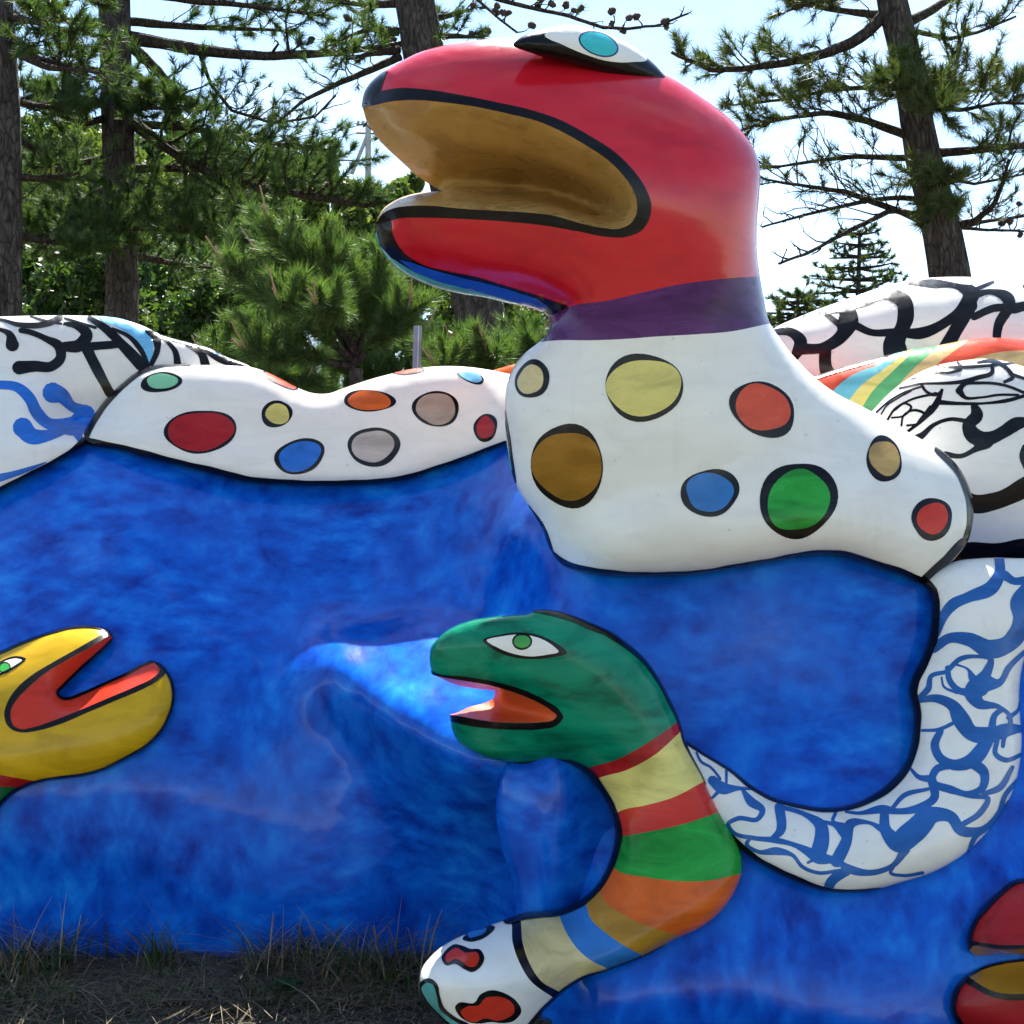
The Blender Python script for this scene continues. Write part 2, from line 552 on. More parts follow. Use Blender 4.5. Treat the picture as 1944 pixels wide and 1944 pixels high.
class Body:
    def __init__(self, outline, depth, fat=1.0, back=1.0, areas=(), notch=None, lip=None, bowl=1.0, step=11, hmax=None, reach=0.96, jaws=None):
        """outline: closed photo-space curve; depth(u, v): mid depth; fat: roundness; notch/lip: open mouth"""
        O = spline(outline, True, 5.0) if not isinstance(outline, np.ndarray) else outline
        self.O = O
        cons = [(O, True)]
        for A in areas:
            cons += A.cons
        self.mouth = None
        if notch is not None:
            N = notch if isinstance(notch, np.ndarray) else spline(notch, False, 4.0)
            Lp = spline(lip, False, 4.0)
            cons += [(N, False), (Lp, False)]
            # photo-space polygon of the mouth lining: lip line then back along the far lip
            self.mouth_poly = np.vstack([Lp, N[::-1]])
            # the open wedge: far lip then straight over the rim
            self.notch_poly = np.vstack([N, N[-1:] + (N[-1] - N[-2]) * 0 , self._rim(O, N[-1], N[0])])
        lo, hi = O.min(0), O.max(0)
        gx = np.arange(lo[0], hi[0], step)
        gy = np.arange(lo[1], hi[1], step * 0.866)
        G = np.array([(x + (step / 2 if k % 2 else 0), y) for k, y in enumerate(gy) for x in gx])
        G = G[inside(G, O)]
        t = np.roll(O, -1, 0) - np.roll(O, 1, 0)
        t /= np.linalg.norm(t, axis=1)[:, None] + 1e-9
        nrm = np.stack([-t[:, 1], t[:, 0]], -1)
        if inside(O[:1] + nrm[:1] * 1.5, O).sum() == 0:
            nrm = -nrm
        rings = []
        for rr, st in ((1.6, 1), (4.0, 1), (8.0, 2), (14.0, 2)):
            R = (O + nrm * rr)[::st]
            R = R[inside(R, O)]
            R = R[dist_poly(R, O) > rr * 0.85]
            rings.append(R)
        R = np.vstack(rings)
        G = G[dist_poly(G, O) > 17]
        allc = np.vstack([c for c, _ in cons[1:]]) if len(cons) > 1 else None
        if allc is not None:
            def far(Q, d):
                k = np.ones(len(Q), bool)
                for i in range(0, len(Q), 1500):
                    k[i:i + 1500] = (((Q[i:i + 1500, None] - allc[None]) ** 2).sum(-1)).min(1) > d * d
                return Q[k]
            G = far(G, 3.5)
            R = far(R, 1.2)
        pts, edges = [], []
        for c, cl in cons:
            b = len(pts)
            pts += [tuple(p) for p in c]
            n = len(c)
            edges += [(b + i, b + (i + 1) % n) for i in range(n if cl else n - 1)]
        pts += [tuple(p) for p in R] + [tuple(p) for p in G]
        v, _, f, _, _, _ = delaunay_2d_cdt([Vector(p) for p in pts], edges, [], 0, 0.25)
        P = np.array([tuple(q) for q in v])
        T = np.array([tuple(q) for q in f if len(q) == 3], dtype=np.int64)
        cen = P[T].mean(1)
        ar = (P[T[:, 1]] - P[T[:, 0]])[:, 0] * (P[T[:, 2]] - P[T[:, 0]])[:, 1] - (P[T[:, 1]] - P[T[:, 0]])[:, 1] * (P[T[:, 2]] - P[T[:, 0]])[:, 0]
        T = T[inside(cen, O) & (np.abs(ar) > 1e-4)]
        used = np.unique(T)
        mp = -np.ones(len(P), int)
        mp[used] = np.arange(len(used))
        P, T = P[used], mp[T]
        ar = (P[T[:, 1]] - P[T[:, 0]])[:, 0] * (P[T[:, 2]] - P[T[:, 0]])[:, 1] - (P[T[:, 1]] - P[T[:, 0]])[:, 1] * (P[T[:, 2]] - P[T[:, 0]])[:, 0]
        T[ar > 0] = T[ar > 0][:, ::-1]
        rim = dist_poly(P, O) < 0.15
        i, j, w, dg, ms = laplacian(P, T)
        uu = cg(i, j, w, dg, 2.0 * ms, ~rim, np.zeros(len(P)))
        h = np.sqrt(np.maximum(uu, 0))
        if hmax:
            h = hmax * np.tanh(h / hmax)
        self.P, self.T, self.rim = P, T, rim
        d0 = depth(P[:, 0], P[:, 1]) if callable(depth) else np.full(len(P), float(depth))
        hm = h * mpp(d0) * fat
        self.cen = P[T].mean(1)
        s = -np.ones(len(P))
        keep = np.ones(len(T), bool)
        inm = np.zeros(len(T), bool)
        if notch is not None:
            keep = ~inside(self.cen, self.notch_poly)
            inm = inside(self.cen, self.mouth_poly) & keep
            Tm = T[inm]
            vm = np.zeros(len(P), bool)
            vm[np.unique(Tm)] = True
            onl = dist_poly(P, Lp, False) < 0.2
            onn = dist_poly(P, N, False) < 0.2
            i, j, w, dg, ms = laplacian(P, Tm)
            x0 = np.where(onn & vm, reach, -1.0)
            wid = math.sqrt(max(ms.sum(), 1))
            x = cg(i, j, w, dg, bowl * 14.0 / wid ** 2 * ms, vm & ~onl & ~onn, x0)
            x = np.where(x > 0.5, 0.5 + (reach - 0.5) * np.tanh((x - 0.5) / (reach - 0.5)), x)
            if jaws is not None:
                dl = dist_poly(P, spline(jaws[1], False, 6), False)
                du = dist_poly(P, spline(jaws[0], False, 6), False)
                dn = dist_poly(P, N, False)
                t = dl / (dl + du + 1e-6)
                t0 = 0.20
                prof = np.where(t < t0, -1 + 1.92 * (t / t0) ** 0.75, 0.92 - 1.92 * np.clip((t - t0) / (1 - t0), 0, 1) ** 1.15)
                prof = -1 + (prof + 1) * np.clip((dl + du) / 110.0, 0, 1) ** 0.7
                wn_ = np.exp(-dn / 22.0)
                x = np.where(onl, -1.0, np.where(onn, reach, prof * (1 - wn_) + reach * wn_))
                nbr = np.bincount(i, w * 0 + 1.0, len(P)) + np.bincount(j, w * 0 + 1.0, len(P))
                for _ in range(6):
                    av = (np.bincount(i, x[j], len(P)) + np.bincount(j, x[i], len(P))) / np.maximum(nbr, 1)
                    x = np.where(vm & ~onl & ~onn, 0.4 * x + 0.6 * av, x)
            s = np.where(vm, x, s)
            s = np.where(onl, -1.0, s)
            s = np.where(onn & vm & ~onl, reach, s)
        self.inm, self.keep = inm, keep
        n = len(P)
        # skin: front verts 0..n-1, back verts n..2n-1 (rim shared); lining verts separate
        F = at(P[:, 0], P[:, 1], d0 - hm)
        if callable(back):
            back = back(P[:, 0], P[:, 1])
        B = at(P[:, 0], P[:, 1], d0 + hm * back)
        Mv = at(P[:, 0], P[:, 1], d0 + hm * np.where(s > 0, s * back, s))
        self.F, self.B, self.Mv = F, B, Mv
        self.depth_front = d0 - hm
        self.TB = np.where(rim[T], T, T + n)[:, ::-1]
        fm = keep & ~inm
        skinT = np.vstack([T[fm], self.TB[keep]])
        self.V = np.vstack([F, B])
        self.N = self._normals(self.V, skinT)
        # rim normals point out of the rim
        self.NM = self._normals(Mv, T[inm]) if inm.any() else None
        self.front_ok = fm
        self.paint_of = np.full(len(T), -1)
        self.n = n

    @staticmethod
    def _rim(O, a, b):
        ia = np.argmin(((O - a) ** 2).sum(1)); ib = np.argmin(((O - b) ** 2).sum(1))
        n = len(O)
        p1 = [O[(ia + k) % n] for k in range((ib - ia) % n + 1)]
        p2 = [O[(ia - k) % n] for k in range((ia - ib) % n + 1)]
        p = np.array(p1 if len(p1) < len(p2) else p2)
        c = p.mean(0)
        # push slightly outwards so that the rim slivers fall inside the wedge
        return p
    @staticmethod
    def _normals(V, T):
        fn = np.cross(V[T[:, 1]] - V[T[:, 0]], V[T[:, 2]] - V[T[:, 0]])
        N = np.zeros_like(V)
        for k in range(3):
            for d in range(3):
                N[:, d] += np.bincount(T[:, k], fn[:, d], len(V))
        l = np.linalg.norm(N, axis=1)
        N[l > 0] /= l[l > 0][:, None]
        return N

    def _emit(self, name, V, N, T, mat, parent, lift):
        used = np.unique(T)
        mp = np.zeros(len(V), int)
        mp[used] = np.arange(len(used))
        return mesh_obj(name, V[used] + N[used] * lift, mp[T], mat, parent, N[used])

    def skin(self, name, mat, parent, zone=None, not_zone=None, lift=0.0):
        """front and back skin of the body, or of one zone of it"""
        m = np.ones(len(self.T), bool)
        if zone is not None:
            m &= zone.has(self.cen)
        if not_zone is not None:
            m &= ~not_zone.has(self.cen)
        T = np.vstack([self.T[m & self.front_ok], self.TB[m & self.keep]])
        return self._emit(name, self.V, self.N, T, mat, parent, lift)

    def lining(self, name, mat, parent):
        return self._emit(name, self.Mv, self.NM, self.T[self.inm], mat, parent, 0.0)

    def paint(self, name, mat, parent, area, minus=None, lift=0.0012, split=False, both=False):
        m = area.has(self.cen) & self.front_ok
        if minus is not None:
            m &= ~minus.has(self.cen)
        if m.sum() == 0:
            return None
        T = self.T[m]
        if both:
            T = np.vstack([T, self.TB[m]])
        if not split:
            return self._emit(name, self.V, self.N, T, mat, parent, lift)
        # one object for each connected stroke
        lab = np.arange(len(self.V))
        while True:
            mn = lab[T].min(1)
            new = lab.copy()
            for k in range(3):
                np.minimum.at(new, T[:, k], mn)
            new = new[new]
            if (new == lab).all():
                break
            lab = new
        tl = lab[T[:, 0]]
        res = []
        for g in np.unique(tl):
            if (tl == g).sum() >= 3:
                res.append(self._emit(name, self.V, self.N, T[tl == g], mat, parent, lift))
        return res

def tube(acc, pts, rad, sides=8, jit=0.0, seed=0):
    """append a tapered tube to acc = [verts, quads]"""
    pts = np.asarray(pts, float)
    rad = np.asarray(rad, float)
    n = len(pts)
    t = np.gradient(pts, axis=0)
    t /= np.linalg.norm(t, axis=1)[:, None] + 1e-9
    ref = np.array([0.31, 0.2, 0.93]) if abs(t[0, 2]) < 0.8 else np.array([1.0, 0.1, 0])
    a = np.cross(t, ref); a /= np.linalg.norm(a, axis=1)[:, None] + 1e-9
    b = np.cross(t, a)
    an = np.linspace(0, 2 * np.pi, sides, endpoint=False)
    R = rad[:, None] * np.ones((1, sides))
    if jit:
        R = R * (1 + np.random.default_rng(seed).uniform(-jit, jit, R.shape))
    ring = pts[:, None] + R[..., None] * (np.cos(an)[None, :, None] * a[:, None] + np.sin(an)[None, :, None] * b[:, None])
    base = sum(len(v) for v in acc[0])
    acc[0].append(ring.reshape(-1, 3))
    i = np.arange(n - 1)[:, None] * sides
    k = np.arange(sides)[None]
    k2 = (k + 1) % sides
    acc[1].append(np.stack([base + i + k, base + i + k2, base + i + sides + k2, base + i + sides + k], -1).reshape(-1, 4))

def build_tube(name, acc, mat, parent=None):
    return mesh_obj(name, np.vstack(acc[0]), np.vstack(acc[1]), mat, parent)


# ------------------------------------------------------------------ ground and hill
def smooth(a, b, x):
    t = np.clip((x - a) / (b - a), 0, 1)
    return t * t * (3 - 2 * t)
def ground_z(x, y):
    hill = 10.5 * smooth(16, 44, y) * smooth(-0.085, -0.20, x / np.maximum(y, 1.0))
    return hill + 0.02 * np.sin(x * 3.1 + y * 1.7) * smooth(5, 9, y)
gx = np.concatenate([-np.geomspace(900, 6, 26), np.arange(-5, 5.01, 0.25), np.geomspace(6, 900, 26)])
gy = np.concatenate([-np.geomspace(900, 3, 22), np.arange(-2, 7.01, 0.25), np.geomspace(7.6, 900, 44)])
XX, YY = np.meshgrid(gx, gy, indexing='ij')
ZZ = ground_z(XX, YY)
nx, ny = XX.shape
idx = np.arange(nx * ny).reshape(nx, ny)
Q = np.stack([idx[:-1, :-1], idx[1:, :-1], idx[1:, 1:], idx[:-1, 1:]], -1).reshape(-1, 4)
ground = mesh_obj("ground", np.stack([XX, YY, ZZ], -1).reshape(-1, 3), Q, 'soil')
tag(ground, kind="structure")

# ------------------------------------------------------------------ blue sculpture wall: a modelled skin, thick and closed
CTRL = np.array([
    (-500, 900, 4.70), (-500, 1200, 4.30), (-500, 1500, 4.05), (-500, 1840, 4.07), (-500, 2050, 4.12),
    (0, 900, 4.66), (0, 1100, 4.38), (0, 1300, 4.15), (0, 1500, 4.02), (0, 1700, 4.05), (0, 1850, 4.07), (0, 2050, 4.12),
    (250, 860, 4.74), (250, 1000, 4.46), (250, 1150, 4.28), (250, 1300, 4.14), (250, 1500, 4.04), (250, 1700, 4.06), (250, 1850, 4.07), (250, 2050, 4.12),
    (430, 900, 4.76), (400, 1060, 4.44), (450, 1200, 4.25), (450, 1350, 4.12), (480, 1550, 4.04), (480, 1850, 4.07), (480, 2050, 4.12),
    (600, 930, 4.78), (600, 1070, 4.54), (550, 1165, 4.37), (545, 1215, 4.27), (530, 1300, 4.15), (540, 1400, 4.09), (640, 1175, 4.36), (640, 1205, 4.26), (640, 1235, 4.16), (640, 1275, 4.07), (640, 1305, 4.06), (640, 1370, 4.09), (640, 1480, 4.08), (600, 1650, 4.05), (700, 1180, 4.36), (700, 1215, 4.22), (700, 1260, 4.09), (700, 1310, 3.97), (700, 1345, 3.95), (700, 1420, 4.03), (620, 1850, 4.07), (620, 2050, 4.12),
    (760, 930, 4.76), (760, 1080, 4.53), (760, 1168, 4.36), (760, 1190, 4.28), (760, 1230, 4.15), (760, 1290, 3.99), (760, 1350, 3.85), (760, 1385, 3.83), (760, 1450, 3.93), (760, 1530, 4.01), (760, 1640, 4.06), (830, 1240, 4.09), (830, 1310, 3.91), (830, 1370, 3.78), (830, 1415, 3.73), (830, 1450, 3.76), (830, 1520, 3.90), (830, 1600, 4.0), (760, 1850, 4.07), (760, 2050, 4.12),
    (920, 860, 4.76), (900, 1000, 4.54), (900, 1100, 4.40), (900, 1165, 4.32), (900, 1190, 4.23), (900, 1230, 4.10), (900, 1290, 3.93), (900, 1350, 3.79), (900, 1420, 3.65), (900, 1455, 3.64), (900, 1510, 3.73), (900, 1580, 3.88), (900, 1660, 3.98), (900, 1800, 4.05),
    (1060, 960, 4.12), (1050, 1060, 4.05), (1080, 1150, 3.92), (1080, 1300, 3.82), (1080, 1450, 3.74),
    (1250, 1060, 3.92), (1250, 1200, 3.86), (1250, 1400, 3.80), (1450, 1060, 3.90), (1450, 1250, 3.86), (1450, 1420, 3.80),
    (1650, 1080, 3.92), (1650, 1250, 3.86), (1650, 1450, 3.78), (1800, 1000, 4.0), (1800, 1200, 3.92), (1850, 1450, 3.8),
    (1150, 1700, 3.62), (1300, 1700, 3.60), (1450, 1600, 3.66), (1450, 1800, 3.52), (1650, 1750, 3.56), (1850, 1650, 3.62), (1900, 1850, 3.52),
    (1100, 1850, 3.50), (1250, 1950, 3.46), (1050, 2050, 3.52), (1500, 1950, 3.48), (1800, 2000, 3.48), (1400, 2050, 3.5), (2300, 1000, 4.1), (2300, 1300, 3.95), (2300, 1700, 3.62), (2300, 2050, 3.55),
], float)
def tps_fit(C, lam=4e-6):
    p, d = C[:, :2] / 500.0, C[:, 2]
    r2 = ((p[:, None] - p[None]) ** 2).sum(-1)
    K = 0.5 * r2 * np.log(r2 + 1e-12)
    n = len(p)
    A = np.zeros((n + 3, n + 3))
    A[:n, :n] = K + lam * n * np.eye(n)
    A[:n, n] = 1; A[:n, n + 1:] = p
    A[n, :n] = 1; A[n + 1:, :n] = p.T
    w = np.linalg.solve(A, np.concatenate([d, np.zeros(3)]))
    def f(u, v):
        q = np.stack([np.asarray(u, float).ravel(), np.asarray(v, float).ravel()], -1) / 500.0
        out = np.zeros(len(q))
        for i in range(0, len(q), 4000):
            r2 = ((q[i:i + 4000, None] - p[None]) ** 2).sum(-1)
            out[i:i + 4000] = (0.5 * r2 * np.log(r2 + 1e-12)) @ w[:n] + w[n] + q[i:i + 4000] @ w[n + 1:]
        return out.reshape(np.shape(u))
    return f
wall_depth = tps_fit(CTRL)
def on_wall(f, gap=0.02, k=0.06):
    """mid depth that eases onto the wall face where the wall would otherwise swallow the rim"""
    def g(u, v):
        a = f(u, v) if callable(f) else np.full(np.shape(u), float(f))
        b = wall_depth(u, v) - gap
        hh = np.clip(0.5 + 0.5 * (b - a) / k, 0, 1)
        return b * (1 - hh) + a * hh - k * hh * (1 - hh)
    return g
us = np.arange(-520, 2321, 9.0)
topx = [-520, 0, 150, 300, 500, 640, 800, 950, 1010, 1060, 1400, 1740, 1790, 1850, 2320]
topy = [880, 850, 790, 800, 830, 850, 820, 790, 830, 960, 1010, 1050, 1100, 1100, 1100]
vt = np.interp(us, topx, topy)
rows = 120
tt = np.linspace(0, 1, rows)
UU = np.repeat(us[:, None], rows, 1)
VV = vt[:, None] + (2060 - vt)[:, None] * tt[None]
DD = wall_depth(UU, VV)
front = at(UU, VV, DD)
front[..., 2] = np.maximum(front[..., 2], -0.15)
backp = front.copy()
backp[..., 1] += 0.34
nu = len(us)
idx = np.arange(nu * rows).reshape(nu, rows)
def quads(ix, flip=False):
    q = np.stack([ix[:-1, :-1], ix[:-1, 1:], ix[1:, 1:], ix[1:, :-1]], -1).reshape(-1, 4)
    return q[:, ::-1] if flip else q
off = nu * rows
qs = [quads(idx), quads(idx + off, True)]
def strip(a, b):
    return np.stack([a[:-1], a[1:], b[1:], b[:-1]], -1)
qs.append(strip(idx[:, 0], idx[:, 0] + off))
qs.append(strip(idx[:, -1] + off, idx[:, -1]))
qs.append(strip(idx[0] + off, idx[0]))
qs.append(strip(idx[-1], idx[-1] + off))
wall = empty("sculpture_wall", (0.3, 4.1, 0), "tall curving blue brushed enamel wall that the serpents cling to", "sculpture")
mesh_obj("wall_face", np.vstack([front.reshape(-1, 3), backp.reshape(-1, 3)]), np.vstack(qs), 'blue_wall', wall)
butt = Body([(1180, 1380), (1090, 1405), (1010, 1425), (958, 1455), (944, 1500), (942, 1560), (952, 1610), (968, 1660), (976, 1710), (980, 1790), (1010, 1850), (1100, 1840), (1200, 1760), (1260, 1640), (1250, 1480)],
            lambda u, v: 3.66 + 0.14 * smooth(1030, 1150, u), fat=0.55, back=1.0)
butt.skin("buttress", 'blue_wall', wall)

# ------------------------------------------------------------------ serpents
Z2 = ((650, 0), 0.3623); Z3 = ((1244, 0), 0.3623); Z4 = ((0, 550), 0.3623); Z5 = ((600, 600), 0.3623); Z6 = ((1244, 500), 0.3623)
Y1 = ((0, 1150), 0.2588); Y2 = ((700, 1100), 0.3623); Y3 = ((1244, 1000), 0.3623); Y6 = ((750, 1594), 0.2847); Y7 = ((1544, 1544), 0.207)

def spot_areas(cx, cy, rx, ry, rot, ix, iy, fx=None, fy=None, wob=0.042):
    return (Area(ellipse(cx, cy, rx, ry, rot, wob, 1)), Area(ellipse(fx if fx else cx, fy if fy else cy, ix, iy, rot, wob * 1.1, 1 if fx else 4)))

def add_spots(body, spots, areas, parent):
    for (mat, *_), (o, i) in zip(spots, areas):
        s = body.paint("spot", mat, parent, i, lift=0.0016)
        if s:
            r = body.paint("spot_outline", 'black', s, o, minus=i)

# ---- tall red-headed serpent
red_outline = [(688, 196), (693, 174), (706, 155), (722, 141), (755, 120), (795, 100), (853, 84), (911, 76), (969, 72), (1030, 72), (1085, 80), (1140, 93), (1200, 115), (1251, 136), (1280, 150), (1316, 173), (1360, 205),
    (1389, 228), (1414, 257), (1430, 280), (1440, 308), (1443, 337), (1441, 373), (1437, 435), (1438, 482), (1443, 525), (1451, 570), (1461, 612), (1476, 636), (1494, 661), (1519, 689), (1552, 721), (1588, 747),
    (1643, 775), (1697, 805), (1751, 835), (1793, 860), (1820, 888), (1838, 922), (1847, 957), (1846, 993), (1836, 1029), (1812, 1060), (1782, 1088), (1756, 1109), (1715, 1093), (1661, 1075), (1606, 1057), (1570, 1053), (1516, 1057),
    (1461, 1068), (1389, 1080), (1316, 1091), (1234, 1094), (1158, 1093), (1107, 1086), (1067, 1071), (1046, 1045), (1031, 1006), (1006, 964), (986, 934), (972, 897), (965, 854), (960, 803), (959, 756), (964, 722), (976, 695),
    (997, 670), (1022, 650), (1040, 630), (1044, 612), (1039, 600), (1012, 585), (976, 577), (922, 564), (853, 552), (802, 535), (759, 512), (730, 483), (715, 454), (712, 428), (704, 370), (694, 300), (688, 240)]
red_far_lip = [(688, 203), (697, 232), (722, 268), (759, 304), (802, 341), (838, 363), (806, 365), (777, 370), (751, 380), (728, 396), (713, 424)]
red_far_lip = np.vstack([spline(red_far_lip[:6], False, 4), spline(red_far_lip[5:], False, 4)[1:]])
red_near_lip = [(688, 203), (704, 201), (741, 193), (788, 190), (838, 194), (904, 203), (965, 216), (1020, 230), (1074, 254), (1117, 279), (1154, 304), (1183, 333), (1201, 359), (1209, 384), (1208, 406), (1197, 424), (1175, 434),
    (1146, 433), (1103, 424), (1049, 409), (994, 403), (940, 400), (875, 396), (820, 391), (777, 391), (745, 396), (726, 406), (713, 424)]
lip_out = z(*Z2, [(60, 500), (140, 490), (200, 478), (300, 462), (420, 468), (600, 495), (800, 535), (980, 575), (1130, 625), (1300, 715), (1430, 800), (1530, 900), (1590, 990), (1618, 1070), (1610, 1140), (1570, 1205), (1490, 1240), (1380, 1240),
    (1250, 1215), (1050, 1180), (850, 1160), (600, 1145), (400, 1140), (310, 1142), (255, 1155)])
lip_band = Area(np.vstack([spline(lip_out, False, 4), spline(red_near_lip, False, 4)[::-1]]))
chin_line = z(*Z2, [(255, 1155), (265, 1230), (320, 1320), (420, 1385), (550, 1420), (700, 1450), (850, 1495), (1000, 1540), (1080, 1568), (1180, 1602)])
chin = Area(np.vstack([spline(chin_line, False, 4), [(1060, 612), (1035, 640), (700, 640), (690, 440), (712, 424), (726, 408)]]))
chin_blue = Area(np.array(z(*Z2, [(300, 1360), (360, 1372), (460, 1408), (600, 1447), (760, 1484), (900, 1524), (1020, 1563), (1075, 1600), (1050, 1640), (940, 1590), (800, 1548), (640, 1508), (500, 1470), (380, 1422)])))
chin_teal = Area(np.array(z(*Z2, [(182, 1215), (200, 1285), (260, 1350), (380, 1424), (500, 1472), (650, 1510), (800, 1550), (950, 1594), (1060, 1640), (1020, 1700), (400, 1560), (100, 1350)])))
snout_black = Area(np.array(z(*Z2, [(60, 560), (60, 400), (235, 375), (205, 470), (150, 545)])))
coll_top = [(1020, 600), (1039, 600), (1078, 583), (1157, 570), (1230, 553), (1284, 541), (1349, 532), (1400, 527), (1470, 525)]
coll_bot = [(1500, 606), (1461, 614), (1389, 629), (1316, 635), (1244, 639), (1193, 643), (1120, 646), (1060, 646), (1000, 652)]
collar = Area(np.vstack([spline(coll_top, False, 5), spline(coll_bot, False, 5)]))
headz = Area(np.vstack([[(600, 0), (600, 640), (990, 640), (1020, 600)], spline(coll_top, False, 5), [(1520, 500), (1520, 0)]]))
red_spots = [('cream', 1011, 720, 33, 36, 15, 24, 28, 1008, 721), ('yellow', 1222, 735, 77, 62, 0, 69, 55), ('brown', 1078, 884, 70, 78, -22, 63, 68), ('coral', 1448, 777, 63, 51, 22, 51, 45, 1447, 774),
    ('tan', 1678, 872, 34, 43, -16, 28, 34, 1679, 870), ('steel_blue', 1348, 935, 57, 44, -3, 46, 36, 1347, 934), ('grass_green', 1515, 949, 69, 77, 35, 54, 63, 1515, 950), ('red2', 1769, 985, 40, 39, 0, 30, 29, 1770, 984)]
red_sa = [spot_areas(*s[1:]) for s in red_spots]
red_edge = Union([Band([(1830, 1035), (1800, 1068), (1760, 1103)], 9), Band([(1786, 853), (1818, 885), (1838, 922), (1848, 957), (1848, 993), (1838, 1029)], 8),
                  Band([(1046, 1048, 3), (1067, 1073, 8), (1107, 1088, 9), (1158, 1096, 9), (1234, 1097, 8), (1316, 1094, 7), (1389, 1083, 7), (1461, 1071, 7), (1516, 1060, 8), (1570, 1056, 8), (1606, 1060, 9), (1661, 1078, 9), (1715, 1096, 9), (1756, 1113, 9)], 8),
                  Band([(958, 780, 1), (960, 815, 4), (967, 870, 5), (978, 915, 2)], 4), Band([(1004, 962, 2), (1028, 1003, 5), (1045, 1045, 4)], 4)])
red_edge_teal = Union([Band([(957, 800, 2), (963, 850, 2.6), (970, 890, 2)], 2), Band([(1007, 968, 2), (1022, 998, 2.8), (1036, 1026, 1.5)], 2)])
def red_depth(u, v):
    return 3.98 - 0.10 * smooth(700, 300, v) + 0.12 * smooth(1300, 1800, u)
rb = Body(red_outline, on_wall(red_depth), fat=0.80, back=lambda u, v: 1.0 + 1.0 * smooth(620, 460, v), notch=red_far_lip, lip=red_near_lip, bowl=3.0, hmax=330, jaws=(red_near_lip[:13], red_near_lip[15:]),
          areas=[lip_band, chin, chin_blue, chin_teal, snout_black, collar, red_edge, red_edge_teal] + [a for p in red_sa for a in p])
reds = empty("red_headed_serpent", (0.35, 3.98, 0.9), "tall serpent with crimson gaping head, purple collar and white body with coloured spots", "serpent sculpture")
nonbody = Union([headz, collar])
rbody = rb.skin("body", 'white', reds, not_zone=nonbody)
rhead = rb.skin("head", 'red', reds, zone=headz, not_zone=collar)
tag(rhead, "crimson head with gaping mouth")
rb.skin("collar", 'purple', reds, zone=collar)
rb.lining("mouth_lining", 'tan_mouth', rhead)
rb.paint("lip_line", 'black', rhead, Union([lip_band, snout_black]))
rc = rb.paint("chin_stripe", 'black', rhead, chin, minus=collar)
rb.paint("chin_band", 'bright_blue', rhead, chin_blue, minus=collar, lift=0.002)
rb.paint("chin_edge", 'teal', rhead, chin_teal, minus=collar, lift=0.002)
add_spots(rb, red_spots, red_sa, reds)
rb.paint("outline", 'black', reds, red_edge, split=True, both=True)
rb.paint("outline_teal", 'teal', reds, red_edge_teal, lift=0.002, split=True)  # thin teal line painted along the left rim
# its bulging eye
eye_o = [(974, 83), (990, 70), (1012, 61), (1048, 52), (1085, 49), (1132, 58), (1178, 76), (1222, 104), (1252, 132), (1270, 158), (1230, 155), (1175, 146), (1121, 133), (1067, 117), (1012, 102)]
e_white = Area(spline([(1034, 67), (1060, 50), (1090, 42), (1132, 50), (1180, 68), (1222, 98), (1228, 113), (1200, 118), (1160, 117), (1110, 103), (1070, 86)], True, 4))
e_ring = Area(ellipse(1136, 84, 39, 22, 20, 0.01))
e_iris = Area(ellipse(1136, 84, 36, 19.5, 20, 0.01))
eb = Body(eye_o, lambda u, v: 3.74 + 0.0006 * (u - 1100), fat=1.25, back=2.0, areas=[e_white, e_ring, e_iris], step=7)
eye = eb.skin("eye", 'black', reds)
eb.paint("eye_white", 'white', eye, e_white, minus=e_ring)
eb.paint("iris_outline", 'navy', eye, e_ring, minus=e_iris, lift=0.0016)
eb.paint("iris", 'eye_teal', eye, e_iris, lift=0.002)

# ---- white spotted hump at the left
hump_o = [(156, 835), (174, 796), (199, 760), (232, 728), (268, 702), (301, 693), (362, 693), (435, 694), (485, 699), (525, 716), (562, 735), (598, 747), (623, 747), (652, 737), (700, 721), (745, 709), (803, 698), (854, 695), (908, 699), (962, 709),
          (1010, 722), (1045, 780), (1010, 840), (957, 843), (908, 861), (854, 881), (781, 906), (709, 917), (636, 920), (543, 919), (471, 914), (399, 897), (308, 874), (217, 851)]
hump_spots = [('mint', 306, 726, 39, 19, -4, 30, 14, 308, 724), ('dark_red', 381, 819, 67, 42, -7, 61, 38), ('yellow', 525, 786, 30, 25, 0, 22, 20, 527, 786), ('blue_spot', 569, 866, 47, 34, -15, 40, 28), ('orange', 701, 761, 48, 21, 0, 42, 18),
              ('taupe', 828, 776, 43, 35, 0, 36, 31), ('greige', 710, 848, 49, 38, -10, 39, 31, 708, 847), ('dark_red', 922, 812, 23, 26, 20, 17, 21), ('sky_blue', 893, 714, 28, 12, 22, 24, 9.5), ('coral', 532, 722, 36, 10, 27, 31, 8), ('coral', 776, 705, 31, 6, -6, 26, 4.5)]
hump_sa = [spot_areas(*s[1:]) for s in hump_spots]
hump_edge = Union([Band([(156, 837, 5), (217, 852, 7), (308, 876, 8), (399, 899, 8), (471, 916, 8), (543, 921, 7), (636, 922, 7), (709, 919, 6), (781, 908, 6), (854, 883, 5), (908, 863, 5), (960, 844, 5)], 7),
                   Band([(158, 830, 7), (174, 796, 7), (199, 760, 7), (232, 728, 7), (268, 702, 6), (301, 693, 4), (360, 692, 2)], 6)])
hb = Body(hump_o, on_wall(4.88), fat=0.85, back=1.0, areas=[hump_edge] + [a for p in hump_sa for a in p])
hump = empty("spotted_serpent_hump", (-0.6, 4.72, 1.3), "low white double hump with coloured spots arching between patterned serpent and red headed one", "serpent sculpture")
hb.skin("body", 'white', hump)
add_spots(hb, hump_spots, hump_sa, hump)
hb.paint("outline", 'black', hump, hump_edge, both=True)

